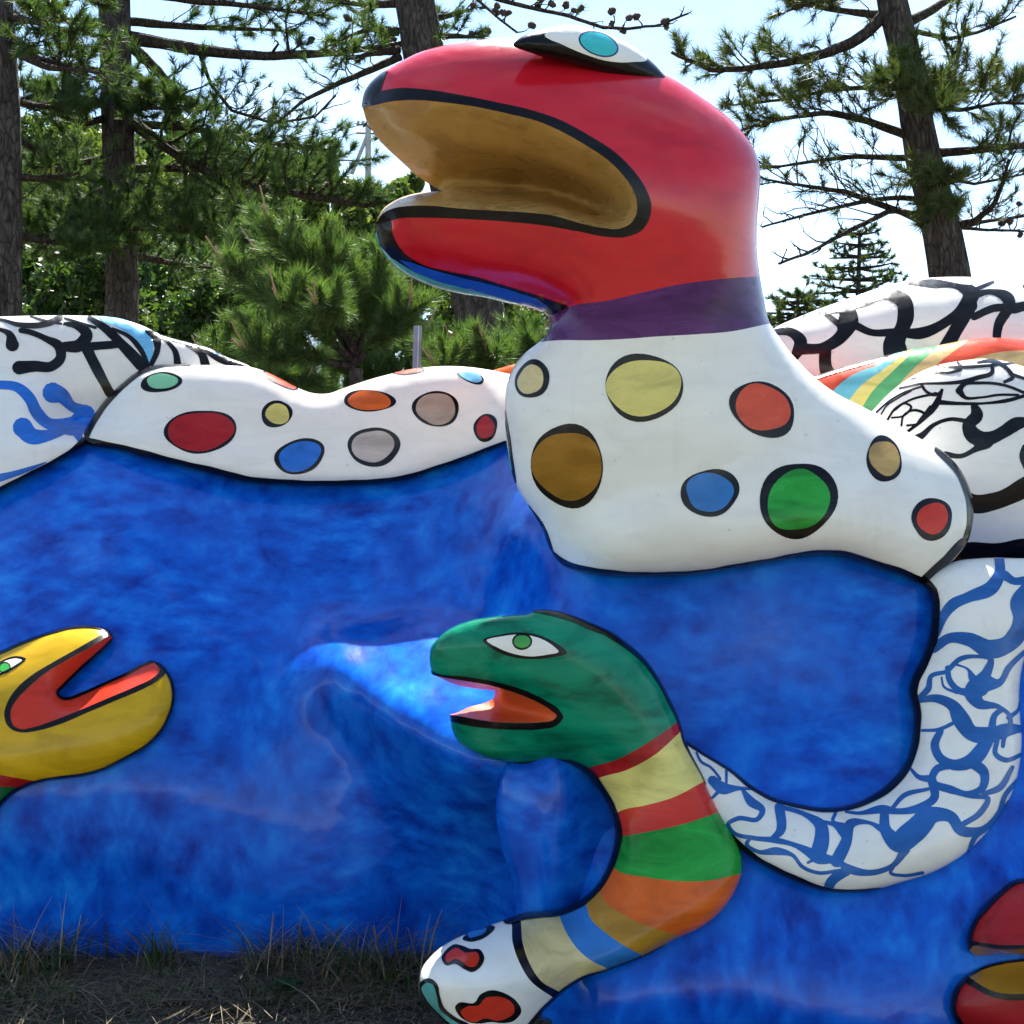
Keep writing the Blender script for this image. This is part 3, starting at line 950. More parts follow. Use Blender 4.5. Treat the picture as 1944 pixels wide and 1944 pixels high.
# ---- black scribbled white serpent at the left edge
left_o = [(-330, 700), (-260, 640), (-120, 606), (0, 601), (72, 599), (145, 599), (217, 603), (272, 619), (308, 637), (355, 650), (399, 662), (435, 680), (480, 700), (500, 740), (420, 790), (280, 820), (180, 832), (140, 856), (101, 879), (54, 903), (0, 930), (-120, 985), (-250, 980), (-330, 880)]
lw = [Ribbon(z(*Z4, p)) for p in (
    [(100, 410, 72), (180, 402, 58), (270, 402, 55), (318, 355, 50), (310, 300, 50), (240, 258, 30), (150, 222, 30), (110, 215, 28)],
    [(65, 290, 70), (50, 235, 40), (0, 210, 22), (-60, 200, 20)],
    [(330, 300, 50), (420, 290, 75), (455, 235, 62), (400, 190, 36), (340, 180, 18)],
    [(450, 300, 52), (500, 400, 55), (575, 540, 55)],
    [(450, 300, 40), (550, 292, 42), (640, 285, 40)],
    [(470, 150, 26), (560, 210, 46), (650, 300, 56), (740, 395, 60)],
    [(590, 205, 14), (680, 250, 22), (740, 320, 30), (775, 395, 25)],
    [(770, 220, 20), (815, 250, 50), (825, 310, 35), (795, 390, 24)],
    [(860, 255, 14), (920, 330, 28), (932, 400, 38)],
    [(985, 285, 34), (1055, 335, 40), (1078, 400, 48)],
    [(1060, 310, 18), (1150, 365, 38), (1260, 390, 50)],
    [(-120, 165, 16), (0, 158, 16), (100, 185, 26), (250, 178, 30), (315, 148, 30)],
    [(160, 140, 8), (240, 165, 14), (320, 180, 14)],
    [(340, 150, 10), (430, 180, 16), (500, 200, 16)],
    [(800, 240, 14), (840, 245, 20), (990, 280, 16), (1210, 352, 12)],
    [(-200, 420, 50), (-120, 330, 50), (-150, 230, 40)], [(-250, 600, 40), (-150, 560, 60), (-80, 620, 40)])]
lblue = [Ribbon(z(*Z4, p)) for p in (
    [(-120, 520, 50), (0, 500, 48), (90, 512, 55), (155, 570, 58), (190, 640, 58), (250, 700, 58), (330, 715, 80), (400, 710, 110), (450, 650, 90)],
    [(275, 540, 108), (320, 555, 88), (375, 610, 60), (450, 640, 70)],
    [(118, 722, 108), (160, 765, 88), (250, 765, 60), (330, 735, 50)],
    [(400, 700, 90), (410, 760, 50), (415, 790, 20)],
    [(-100, 1010, 60), (0, 985, 42), (120, 950, 26), (240, 905, 6)])]
lcy = [Area(np.array(z(*Z4, p))) for p in (
    [(510, 140), (620, 148), (700, 175), (775, 215), (802, 260), (803, 340), (778, 392), (755, 325), (695, 243), (600, 190), (540, 168)],
    [(950, 258), (1080, 290), (1215, 352), (1130, 338), (1040, 304)])]
ledge = Band([(160, 836, 4), (138, 857, 5), (101, 881, 5), (54, 905, 5), (0, 932, 5), (-120, 988, 5)], 5)
lU, lB, lC = Union(lw), Union(lblue), Union(lcy)
left_on = on_wall(4.95)
def left_depth(u, v):
    w = smooth(40, 150, u) * smooth(850, 770, v)
    return left_on(u, v) * (1 - w) + 5.0 * w
lb = Body(left_o, left_depth, fat=0.6, back=1.0, areas=[lU, lB, lC, ledge])
lefts = empty("scribbled_serpent", (-1.6, 4.86, 0.9), "white serpent loop with black strokes and blue squiggles at the left edge", "serpent sculpture")
lb.skin("body", 'white', lefts)
lb.paint("painted_line", 'black', lefts, Union([lU, ledge]), split=True, lift=0.0018, both=True)
lb.paint("painted_squiggle", 'blue_spot', lefts, lB, minus=Union([lU, ledge]), split=True, both=True)
lb.paint("painted_patch", 'sky_blue', lefts, lC, minus=lU, split=True, both=True)

# ---- big black and white loop far right
back_o = [(1440, 650), (1469, 624), (1516, 602), (1570, 581), (1624, 562), (1679, 543), (1733, 531), (1787, 526), (1860, 527), (1944, 540), (2060, 575), (2160, 650), (2180, 760), (2100, 830), (1900, 830), (1700, 820), (1560, 790), (1470, 720)]
bw = [Ribbon(z(*Z3, p)) for p in (
    [(560, 1760, 40), (630, 1742, 34), (710, 1742, 50), (762, 1790, 66), (742, 1850, 52), (715, 1890, 30)],
    [(762, 1830, 62), (880, 1822, 60), (980, 1755, 72), (1012, 1680, 100), (1000, 1615, 70), (900, 1632, 30), (780, 1660, 14)],
    [(890, 1830, 66), (895, 1932, 70), (910, 1970, 84)],
    [(885, 1640, 20), (940, 1682, 30), (985, 1725, 30)],
    [(1000, 1620, 30), (1100, 1588, 28), (1220, 1545, 52), (1300, 1580, 92), (1312, 1660, 92), (1285, 1740, 80), (1255, 1800, 110), (1270, 1870, 120), (1340, 1900, 80)],
    [(1040, 1700, 40), (1130, 1742, 34), (1250, 1742, 40), (1400, 1745, 60), (1520, 1690, 48), (1620, 1600, 64), (1655, 1540, 95), (1600, 1508, 40), (1450, 1486, 42), (1330, 1486, 14)],
    [(1650, 1600, 80), (1580, 1720, 70), (1540, 1790, 72), (1500, 1840, 60)],
    [(1660, 1552, 40), (1760, 1530, 28), (1850, 1570, 62), (1862, 1612, 60), (1932, 1606, 50), (2050, 1600, 50)],
    [(1670, 1660, 40), (1780, 1615, 38), (1860, 1612, 40)],
    [(1850, 1620, 60), (1800, 1700, 50), (1790, 1800, 42), (1800, 1860, 40)],
    [(1655, 1528, 26), (1770, 1478, 16)], [(1932, 1500, 20), (2050, 1560, 40), (2150, 1700, 50), (2200, 1900, 50)])]
bU = Union(bw)
bb = Body(back_o, 5.25, fat=1.0, back=1.0, areas=[bU])
backs = empty("looped_serpent", (2.0, 5.25, 1.4), "white serpent loop with thick black branching lines rising behind the rainbow stripes", "serpent sculpture")
bb.skin("body", 'white', backs)
bb.paint("painted_line", 'black', backs, bU, split=True, both=True)

# ---- rainbow striped serpent
rain_o = [(1440, 740), (1500, 722), (1548, 714), (1588, 701), (1643, 686), (1715, 668), (1787, 655), (1842, 645), (1896, 641), (1944, 645), (2040, 670), (2110, 730), (2120, 830), (2000, 870), (1800, 880), (1640, 860), (1520, 810), (1440, 780)]
def zline(p): return spline(z(*Z6, p), False, 5)
RL = [zline(p) for p in ([(860, 740), (930, 668), (1010, 600), (1090, 560), (1180, 528), (1240, 470)], [(960, 800), (1015, 718), (1080, 640), (1190, 560), (1290, 480), (1320, 440)],
      [(1040, 830), (1085, 752), (1135, 675), (1250, 560), (1330, 480), (1370, 420)], [(1110, 850), (1170, 780), (1260, 655), (1360, 545), (1470, 445), (1500, 400)],
      [(1300, 720), (1440, 562), (1540, 480), (1620, 420), (1670, 370)], [(1450, 700), (1660, 505), (1780, 470), (1932, 458), (2200, 480)])]
def between(a, b): return Area(np.vstack([a, b[::-1]]))
rz = [('rain_teal', between(RL[0], RL[1])), ('yellow', between(RL[1], RL[2])), ('rain_green', between(RL[2], RL[3])), ('rain_tan', between(RL[3], RL[4])), ('coral', between(RL[4], RL[5])), ('rain_tan', Area(np.vstack([RL[5], [(2200, 900), (1700, 900)]])))]
rlin = Band([(1530, 722, 3), (1548, 714, 4), (1588, 701, 4), (1643, 686, 4), (1690, 674, 3)], 4)
rnb = Body(rain_o, 4.85, fat=0.9, areas=[a for _, a in rz] + [rlin])
rain = empty("rainbow_serpent", (1.9, 4.85, 1.2), "rainbow striped serpent back between the two black and white loops", "serpent sculpture")
rnb.skin("body", 'coral', rain)
for m_, a_ in rz:
    rnb.paint("stripe", m_, rain, a_, both=True)
rnb.paint("outline", 'black', rain, rlin, lift=0.002, both=True)
oh = Body([(930, 708), (955, 697), (985, 690), (1030, 684), (1100, 690), (1150, 740), (1000, 760), (940, 740)], 5.1, fat=1.0)
ohe = empty("orange_serpent_back", (0.1, 5.1, 1.4), "sliver of orange serpent back showing behind the spotted hump's right end", "serpent sculpture")
oh.skin("body", 'orange', ohe)

# ---- scaly black and white serpent at the right edge
sc_o = [(1640, 800), (1661, 775), (1697, 739), (1733, 714), (1769, 697), (1824, 685), (1871, 681), (1914, 687), (1944, 696), (2040, 735), (2130, 830), (2160, 940), (2120, 1060), (2040, 1086), (1944, 1086), (1831, 1086), (1790, 1085), (1740, 1040), (1690, 960), (1650, 860)]
sw = [Ribbon(z(*Z6, p), wmul=1.12) for p in (
    [(1560, 1540, 70), (1640, 1510, 90), (1780, 1512, 84), (1932, 1496, 100), (2150, 1480, 100)],
    [(1600, 1200, 50), (1660, 1255, 80), (1780, 1245, 76), (1860, 1215, 84), (1932, 1175, 90), (2080, 1080, 90), (2150, 940, 90)],
    [(1520, 1000, 30), (1600, 1010, 22), (1680, 972, 30), (1740, 935, 60), (1665, 900, 80), (1640, 850, 56), (1685, 795, 55), (1670, 745, 28)],
    [(1700, 925, 80), (1760, 915, 70), (1830, 880, 62), (1895, 840, 62), (1950, 830, 40), (2100, 800, 50)],
    [(1370, 920, 40), (1400, 900, 30), (1455, 850, 20), (1540, 818, 18), (1640, 828, 20)],
    [(1320, 885, 14), (1400, 820, 18), (1470, 740, 30), (1502, 665, 16)],
    [(1480, 728, 26), (1590, 735, 18), (1750, 732, 12), (1850, 718, 18), (1950, 690, 15)],
    [(1592, 668, 32), (1620, 702, 18), (1700, 704, 12), (1800, 690, 12), (1900, 690, 12)],
    [(1590, 670, 30), (1610, 640, 22), (1700, 628, 16), (1830, 640, 14), (1932, 678, 14)],
    [(1280, 655, 9), (1400, 632, 12), (1500, 630, 14), (1600, 622, 18), (1690, 600, 20), (1765, 570, 20), (1765, 535, 16)],
    [(1340, 608, 8), (1450, 572, 10), (1560, 570, 14), (1602, 548, 20), (1585, 520, 10)],
    [(1690, 520, 10), (1760, 512, 18), (1850, 560, 20), (1872, 598, 20), (1830, 622, 14)],
    [(1860, 580, 16), (1950, 610, 14)], [(1480, 540, 8), (1600, 545, 14), (1760, 535, 12), (1900, 520, 8)],
    [(1160, 780, 10), (1230, 720, 10), (1300, 680, 10), (1400, 645, 10)], [(1215, 825, 10), (1255, 765, 10), (1330, 720, 10), (1470, 682, 14)],
    [(1395, 635, 14), (1415, 668, 14), (1470, 690, 14), (1500, 670, 10)], [(1185, 790, 8), (1215, 745, 8), (1260, 715, 8), (1340, 670, 8)],
    [(1240, 810, 10), (1300, 800, 10), (1340, 750, 12), (1310, 735, 10), (1255, 770, 10)],
    [(1290, 850, 10), (1300, 800, 10), (1360, 770, 12), (1410, 790, 12), (1380, 840, 10), (1320, 850, 10)], [(1380, 830, 12), (1440, 750, 10)],
    [(1932, 960, 20), (1925, 1000, 30), (1950, 1080, 30)])]
sU = Union(sw)
sb = Body(sc_o, 4.42, fat=0.75, areas=[sU])
scal = empty("scale_patterned_serpent", (1.6, 4.4, 1.0), "white serpent coil with small black scale lines beside the red headed serpent's shoulder", "serpent sculpture")
sb.skin("body", 'white', scal)
sb.paint("painted_line", 'black', scal, sU, split=True, both=True)

# ---- white serpent with blue net pattern curling below
net_o = z(*Y3, [(1400, 285), (1450, 358), (1452, 450), (1432, 600), (1392, 700), (1345, 800), (1332, 860), (1352, 950), (1355, 1050), (1340, 1150), (1310, 1240), (1250, 1320), (1150, 1400), (1020, 1460), (900, 1475), (750, 1455), (620, 1422), (520, 1368),
    (400, 1275), (250, 1185), (140, 1118), (80, 1100), (40, 1200), (120, 1330), (250, 1500), (380, 1620), (420, 1660), (500, 1730), (620, 1802), (750, 1862), (880, 1905), (1000, 1915), (1180, 1895), (1300, 1860), (1450, 1812), (1580, 1742), (1700, 1642), (1800, 1522),
    (1870, 1392), (1905, 1270), (1920, 1130), (1912, 1000), (1907, 870), (1920, 750), (1950, 640), (2050, 480), (2150, 300), (2120, 160), (1930, 165), (1700, 165), (1580, 180), (1470, 225)])
nw = [Ribbon(z(*Y3, p), wmul=1.06) for p in (
    [(1800, 140, 50), (1802, 250, 52), (1765, 315, 66), (1640, 370, 56), (1560, 408, 60), (1510, 470, 50), (1470, 570, 35)],
    [(1830, 255, 46), (1880, 285, 38), (1932, 282, 42), (2050, 260, 50)],
    [(1960, 320, 80), (1900, 395, 72), (1908, 480, 60), (1895, 560, 85), (1850, 612, 92), (1760, 642, 100), (1640, 590, 66), (1540, 585, 50), (1460, 640, 45)],
    [(1950, 640, 20), (1850, 740, 28), (1805, 815, 34), (1710, 828, 100), (1665, 870, 88), (1690, 920, 58), (1800, 945, 24), (1855, 990, 22), (1860, 1045, 30)],
    [(1535, 750, 26), (1600, 692, 24), (1690, 680, 18), (1755, 692, 26), (1738, 760, 52), (1700, 815, 80)],
    [(1532, 740, 26), (1540, 800, 30), (1590, 858, 34), (1655, 870, 50)],
    [(1500, 790, 10), (1510, 835, 12), (1580, 870, 14)], [(1570, 720, 12), (1640, 750, 14), (1660, 790, 40)],
    [(1390, 890, 25), (1430, 850, 36), (1445, 785, 24), (1520, 762, 20)],
    [(1390, 908, 28), (1470, 900, 40), (1560, 940, 60), (1602, 1010, 80), (1655, 1080, 70), (1750, 1092, 80), (1850, 1060, 60), (1930, 1060, 36)],
    [(1400, 1068, 14), (1480, 1064, 18), (1570, 1025, 20)],
    [(1495, 1070, 30), (1465, 1145, 40), (1492, 1212, 46), (1560, 1248, 50), (1650, 1230, 68), (1722, 1150, 72), (1750, 1090, 70)],
    [(1762, 1060, 40), (1780, 985, 30), (1815, 958, 24)], [(1850, 1000, 24), (1900, 960, 16), (1915, 900, 12)],
    [(1790, 1120, 25), (1782, 1190, 24), (1830, 1222, 24), (1925, 1190, 18)], [(1820, 1150, 20), (1830, 1100, 24), (1890, 1070, 24)],
    [(1650, 1230, 50), (1722, 1290, 48), (1712, 1370, 38), (1640, 1396, 22), (1550, 1378, 38), (1450, 1332, 40), (1470, 1275, 40), (1550, 1248, 40)],
    [(1440, 1322, 40), (1380, 1312, 24), (1342, 1272, 14)],
    [(1450, 1330, 44), (1462, 1420, 40), (1390, 1470, 40), (1260, 1492, 30), (1200, 1482, 40), (1060, 1502, 18), (1000, 1495, 14)],
    [(1430, 1375, 18), (1300, 1412, 24), (1240, 1480, 20)],
    [(1200, 1480, 40), (1212, 1600, 60), (1270, 1652, 100), (1350, 1600, 112), (1460, 1510, 82), (1550, 1522, 60), (1600, 1590, 58), (1700, 1592, 38), (1800, 1500, 28), (1830, 1410, 24), (1895, 1330, 20)],
    [(1540, 1388, 18), (1650, 1412, 20), (1742, 1425, 24), (1700, 1500, 30), (1610, 1560, 30)], [(1720, 1400, 20), (1800, 1370, 30), (1870, 1260, 20)],
    [(1310, 1690, 50), (1250, 1770, 30), (1130, 1812, 30), (1010, 1790, 40), (950, 1752, 30), (850, 1732, 60), (800, 1702, 40), (740, 1672, 24), (620, 1642, 30), (520, 1632, 24), (400, 1592, 20), (382, 1560, 20), (430, 1530, 24), (540, 1530, 24), (562, 1490, 30), (500, 1440, 40), (460, 1385, 18)],
    [(850, 1722, 70), (872, 1640, 70), (868, 1572, 58), (790, 1512, 28), (650, 1468, 22)], [(652, 1470, 50), (652, 1600, 44), (600, 1642, 20)],
    [(950, 1752, 60), (1000, 1650, 60), (1022, 1560, 50), (1120, 1552, 18), (1195, 1590, 36)], [(990, 1612, 40), (935, 1562, 20), (880, 1548, 20)],
    [(1005, 1800, 50), (920, 1862, 50), (900, 1910, 40)], [(970, 1800, 18), (850, 1812, 18), (770, 1780, 18), (720, 1722, 20), (640, 1700, 38), (540, 1702, 18), (480, 1660, 18), (500, 1630, 16)],
    [(1250, 1770, 24), (1232, 1810, 20), (1300, 1826, 16), (1400, 1812, 16)], [(300, 1330, 50), (350, 1370, 60), (430, 1372, 24), (495, 1375, 12)],
    [(372, 1280, 14), (372, 1350, 14)], [(215, 1185, 12), (240, 1232, 14), (290, 1262, 12), (340, 1322, 14)], [(300, 1420, 14), (340, 1380, 24)],
    [(945, 1500, 18), (930, 1542, 18), (1000, 1572, 28)], [(800, 1760, 14), (850, 1735, 20)], [(1640, 1700, 16), (1680, 1620, 24), (1720, 1590, 20)], [(1770, 1560, 10), (1850, 1440, 16)])]
nU = Union(nw)
nedge = Union([Band(z(*Y3, [(1395, 280, 20), (1440, 350, 26), (1450, 450, 26), (1440, 590, 26), (1395, 700, 26), (1345, 800, 30), (1330, 860, 32), (1350, 950, 30), (1352, 1050, 26), (1338, 1150, 26), (1308, 1240, 26), (1245, 1325, 26), (1150, 1400, 22), (1020, 1460, 18), (900, 1475, 16),
                (750, 1455, 14), (620, 1422, 13), (520, 1368, 12), (400, 1275, 10), (250, 1185, 9), (140, 1118, 6)]), 9),
               Band(z(*Y3, [(380, 1630, 20), (500, 1735, 22), (620, 1807, 22), (750, 1866, 20), (880, 1908, 16), (1000, 1918, 12), (1180, 1898, 6)]), 6)])
nb = Body(net_o, lambda u, v: wall_depth(u, v) - 0.015, fat=0.85, areas=[nU, nedge])
net = empty("net_patterned_serpent", (1.2, 3.8, 0.4), "white serpent with blue net pattern curling under the spotted body on the blue wall", "serpent sculpture")
nb.skin("body", 'white', net)
nb.paint("painted_line", 'squiggle_blue', net, nU, minus=nedge, split=True, both=True)
nb.paint("outline", 'black', net, nedge, split=True, lift=0.002, both=True)

# ---- green-headed striped serpent
gr_o = [(815, 1252), (818, 1230), (834, 1209), (859, 1191), (892, 1178), (932, 1171), (975, 1167), (1001, 1165), (1015, 1160), (1044, 1159), (1077, 1166), (1117, 1181), (1160, 1200), (1196, 1226), (1229, 1257), (1258, 1302), (1280, 1346), (1293, 1379), (1299, 1404), (1312, 1433), (1330, 1466),
    (1343, 1495), (1363, 1535), (1396, 1591), (1407, 1623), (1408, 1656), (1396, 1690), (1375, 1722), (1338, 1756), (1285, 1782), (1220, 1816), (1154, 1842), (1103, 1860), (1077, 1877), (1055, 1895), (1026, 1925), (1006, 1950), (985, 1995), (935, 2030), (885, 2010), (858, 1962), (838, 1932), (813, 1905), (799, 1880), (797, 1860),
    (801, 1839), (815, 1819), (841, 1796), (878, 1776), (921, 1760), (969, 1743), (995, 1734), (1035, 1730), (1060, 1728), (1092, 1716), (1118, 1697), (1142, 1668), (1156, 1640), (1165, 1608), (1167, 1596), (1167, 1564), (1156, 1530), (1135, 1495), (1110, 1466), (1084, 1453), (1048, 1449), (1008, 1452),
    (975, 1449), (932, 1441), (896, 1426), (870, 1408), (857, 1383), (855, 1361), (846, 1335), (828, 1300), (818, 1272)]
g_far = [(822, 1281), (834, 1286), (863, 1299), (903, 1307), (939, 1311), (937, 1325), (921, 1334), (892, 1342), (865, 1354), (853, 1357)]
g_far = np.vstack([spline(g_far[:5], False, 4), spline(g_far[4:], False, 4)[1:]])
g_lip = [(822, 1281), (850, 1287), (881, 1292), (932, 1301), (975, 1314), (1019, 1332), (1048, 1350), (1057, 1359), (1051, 1366), (1026, 1371), (983, 1372), (935, 1370), (896, 1364), (870, 1359), (853, 1357)]
g_lo = [(810, 1268), (830, 1278), (881, 1284), (939, 1294), (990, 1308), (1033, 1328), (1062, 1348), (1069, 1361), (1059, 1375), (1026, 1384), (983, 1385), (932, 1383), (888, 1377), (850, 1368)]
g_lips = Area(np.vstack([spline(g_lo, False, 4), spline(g_lip, False, 4)[::-1]]))
lines = [[(1095, 1468), (1115, 1459), (1171, 1442), (1225, 1413), (1280, 1375), (1320, 1340)], [(1115, 1490), (1133, 1479), (1189, 1462), (1243, 1433), (1291, 1390), (1330, 1355)], [(1150, 1552), (1169, 1544), (1182, 1538), (1225, 1529), (1280, 1513), (1332, 1486), (1380, 1460)],
         [(1150, 1592), (1173, 1589), (1225, 1580), (1298, 1564), (1363, 1542), (1410, 1522)], [(1140, 1630), (1160, 1643), (1175, 1654), (1225, 1665), (1298, 1673), (1352, 1671), (1400, 1660), (1440, 1650)],
         [(1125, 1660), (1138, 1685), (1146, 1708), (1177, 1733), (1234, 1759), (1288, 1776), (1330, 1790)], [(1100, 1695), (1112, 1716), (1120, 1742), (1149, 1770), (1186, 1796), (1217, 1813), (1250, 1835)],
         [(1050, 1705), (1062, 1739), (1075, 1770), (1097, 1802), (1126, 1826), (1151, 1838), (1180, 1860)], [(980, 1715), (988, 1745), (992, 1788), (1006, 1830), (1029, 1864), (1060, 1882), (1090, 1900)], [(963, 1715), (971, 1749), (973, 1788), (986, 1827), (1009, 1864), (1038, 1886), (1070, 1905)]]
GL = [spline(l, False, 5) for l in lines]
g_str = [('dark_red', 0, 1), ('yellow', 1, 2), ('red2', 2, 3), ('grass_green', 3, 4), ('orange', 4, 5), ('ochre', 5, 6), ('steel_blue', 6, 7), ('cream', 7, 8), ('black', 8, 9)]
g_sa = [(m, between(GL[a], GL[b])) for m, a, b in g_str]
g_headz = Area(np.vstack([GL[0], [(1330, 1100), (780, 1100), (780, 1480), (1080, 1480)]]))
g_tail = Area(np.vstack([GL[9], [(1100, 2020), (760, 2020), (760, 1740), (900, 1700)]]))
tb = [('red2', [(310, 790), (340, 740), (400, 700), (450, 710), (500, 730), (565, 735), (595, 790), (570, 850), (510, 885), (460, 865), (400, 830), (340, 840)], [(335, 790), (370, 745), (410, 725), (460, 755), (550, 760), (560, 800), (530, 850), (490, 850), (440, 815), (400, 800), (350, 820)]),
      ('steel_blue', [(450, 665), (475, 632), (560, 588), (640, 570), (664, 583), (620, 640), (550, 675), (490, 682)], [(485, 638), (560, 603), (612, 592), (595, 625), (540, 650), (495, 657)]),
      ('teal', [(172, 950), (230, 925), (280, 960), (300, 1040), (330, 1120), (400, 1180), (500, 1240), (430, 1290), (340, 1229), (255, 1150), (195, 1070)], [(182, 985), (215, 955), (250, 965), (280, 1040), (298, 1120), (368, 1185), (450, 1245), (400, 1235), (280, 1140), (205, 1050)]),
      ('red2', [(402, 1110), (420, 1090), (530, 1085), (570, 1030), (640, 1003), (720, 1020), (810, 1080), (840, 1140), (800, 1200), (720, 1222), (640, 1215), (560, 1225), (480, 1210), (420, 1160)], [(440, 1140), (470, 1115), (560, 1100), (600, 1055), (660, 1045), (740, 1060), (790, 1110), (790, 1150), (740, 1190), (680, 1205), (590, 1190), (530, 1215), (470, 1195)])]
tba = [(m, Area(spline(z(*Y6, o), True, 4)), Area(spline(z(*Y6, i), True, 4))) for m, o, i in tb]
ge_o = Area(spline([(917, 1216), (950, 1205), (990, 1201), (1026, 1207), (1055, 1221), (1076, 1239), (1044, 1248), (1008, 1251), (972, 1247), (939, 1234)], True, 4))
ge_w = Area(spline([(924, 1216), (954, 1208), (990, 1205), (1022, 1211), (1048, 1225), (1060, 1237), (1037, 1243), (1008, 1246), (975, 1241), (946, 1230)], True, 4))
ge_r = Area(ellipse(991, 1218, 19, 16, 0, 0.01)); ge_i = Area(ellipse(991, 1218, 15.5, 12, 0, 0.01))
g_edge = Union([Band([(1012, 1157, 3), (1044, 1155, 8), (1077, 1162, 9), (1117, 1178, 10), (1160, 1197, 9), (1198, 1223, 9), (1231, 1254, 8), (1261, 1300, 6), (1284, 1345, 6), (1297, 1379, 5), (1303, 1404, 5), (1316, 1433, 4), (1334, 1466, 4), (1366, 1534, 2)], 6),
    Band([(975, 1452, 2), (1008, 1454, 6), (1048, 1451, 7), (1084, 1455, 8), (1110, 1467, 8), (1135, 1496, 8), (1155, 1530, 8), (1166, 1564, 8), (1166, 1596, 9), (1163, 1608, 9), (1154, 1640, 9), (1140, 1668, 9), (1116, 1696, 9), (1090, 1714, 9), (1060, 1726, 9), (1035, 1728, 10), (995, 1732, 9), (965, 1744, 7)], 8),
    Band([(1285, 1784, 1), (1220, 1819, 3), (1154, 1845, 4), (1103, 1863, 5), (1077, 1880, 6), (1055, 1898, 6), (1026, 1928, 6), (1006, 1953, 6)], 5)])
def g_depth(u, v):
    return 3.70 - 0.16 * smooth(1500, 1150, v) * smooth(1250, 900, u) - 0.48 * smooth(1600, 1880, v) * smooth(1330, 860, u)
gb = Body(gr_o, on_wall(g_depth), fat=0.95, back=0.9, notch=g_far, lip=g_lip, bowl=1.3, hmax=150, step=9, areas=[g_lips, g_headz, g_tail, g_edge, ge_o, ge_w, ge_r, ge_i] + [a for _, a in g_sa] + [a for t in tba for a in t[1:]])
greens = empty("green_headed_serpent", (0.15, 3.4, 0.05), "green headed serpent with striped neck and white tail tip at the wall's foot", "serpent sculpture")
gh = gb.skin("head", 'green_head', greens, zone=g_headz)
tag(gh, "emerald green head with orange mouth")
gb.lining("mouth_lining", 'orange_mouth', gh)
gb.paint("lip_line", 'black', gh, g_lips)
used = g_headz
for m_, a_ in g_sa:
    gb.skin("stripe", m_, greens, zone=a_, not_zone=used)
    used = Union([used, a_])
gt = gb.skin("tail_tip", 'white', greens, not_zone=used)
for m_, o_, i_ in tba:
    s_ = gb.paint("blotch", m_, gt, i_, lift=0.0018)
    gb.paint("blotch_outline", 'black', gt, o_, minus=i_)
gey = gb.paint("eye", 'white', greens, ge_w, minus=ge_r)
gb.paint("eye_outline", 'black', gey, ge_o, minus=ge_w)
gb.paint("iris_outline", 'black', gey, ge_r, minus=ge_i)
gb.paint("iris", 'eye_green', gey, ge_i)
gb.paint("outline", 'black', greens, g_edge, split=True, lift=0.002, both=True)

# ---- yellow head at the left
ye_o = z(*Y1, [(0, 335), (100, 290), (250, 230), (400, 182), (520, 155), (640, 147), (740, 160), (800, 187), (828, 225), (900, 270), (1000, 335), (1080, 395), (1120, 408), (1170, 425), (1225, 478), (1265, 558), (1279, 640), (1269, 740), (1234, 832), (1174, 934), (1062, 1044), (920, 1125),
    (780, 1195), (640, 1240), (450, 1268), (300, 1290), (180, 1330), (90, 1380), (20, 1448), (-60, 1560), (-200, 1720), (-420, 1800), (-640, 1600), (-700, 1100), (-560, 700), (-300, 440)])
ye_far = z(*Y1, [(826, 224), (815, 262), (770, 310), (680, 390), (560, 500), (470, 590), (430, 640), (450, 668), (500, 672), (580, 645), (750, 570), (930, 490), (1050, 425), (1105, 404)])
ye_lip = z(*Y1, [(826, 224), (800, 222), (740, 260), (620, 330), (480, 405), (340, 490), (220, 590), (130, 680), (80, 770), (80, 830), (100, 880), (150, 905), (230, 895), (400, 840), (600, 760), (800, 675), (1000, 590), (1120, 530), (1170, 478), (1150, 435), (1105, 404)])
ye_lo = z(*Y1, [(820, 190), (785, 196), (700, 240), (560, 320), (400, 410), (250, 500), (130, 600), (55, 710), (32, 800), (50, 870), (100, 915), (170, 930), (280, 915), (450, 865), (650, 780), (850, 695), (1050, 610), (1150, 555), (1215, 485), (1180, 420), (1110, 395)])
ye_lips = Area(np.vstack([spline(ye_lo, False, 4), spline(ye_lip, False, 4)[::-1]]))
ye_edge = Union([Band(z(*Y1, [(-200, 400, 24), (0, 335, 24), (100, 290, 22), (250, 230, 20), (400, 182, 20), (520, 155, 18), (640, 147, 18), (740, 160, 20), (800, 187, 22), (828, 225, 24), (812, 268, 22)]) , 6, mul=1.0),
                 Band(z(*Y1, [(1105, 400, 20), (1170, 420, 24), (1225, 474, 24), (1265, 555, 22), (1280, 640, 22), (1271, 742, 22), (1236, 835, 22), (1176, 937, 22), (1063, 1048, 24), (920, 1130, 24), (780, 1200, 24), (640, 1245, 26), (450, 1272, 26), (300, 1294, 26), (180, 1334, 26), (90, 1384, 26), (20, 1450, 26), (-60, 1565, 26)]) , 6, mul=1.0)])
ye_red = Area(np.array(z(*Y1, [(-700, 1180), (-200, 1215), (0, 1240), (130, 1265), (280, 1290), (300, 1400), (100, 1331), (0, 1326), (-700, 1300)])))
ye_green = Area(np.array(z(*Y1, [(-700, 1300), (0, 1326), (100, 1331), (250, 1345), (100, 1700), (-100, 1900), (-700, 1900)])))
yey_o = Area(spline(z(*Y1, [(-110, 520), (-60, 455), (0, 412), (60, 383), (130, 371), (192, 392), (150, 430), (80, 477), (0, 512), (-60, 530)]), True, 4))
yey_w = Area(spline(z(*Y1, [(-90, 508), (-50, 460), (0, 428), (60, 400), (125, 389), (162, 400), (120, 432), (70, 462), (0, 494), (-60, 514)]), True, 4))
yey_r = Area(ellipse(9, 1268, 12, 11, -20, 0.01)); yey_i = Area(ellipse(9, 1268, 9.5, 8.2, -20, 0.01))
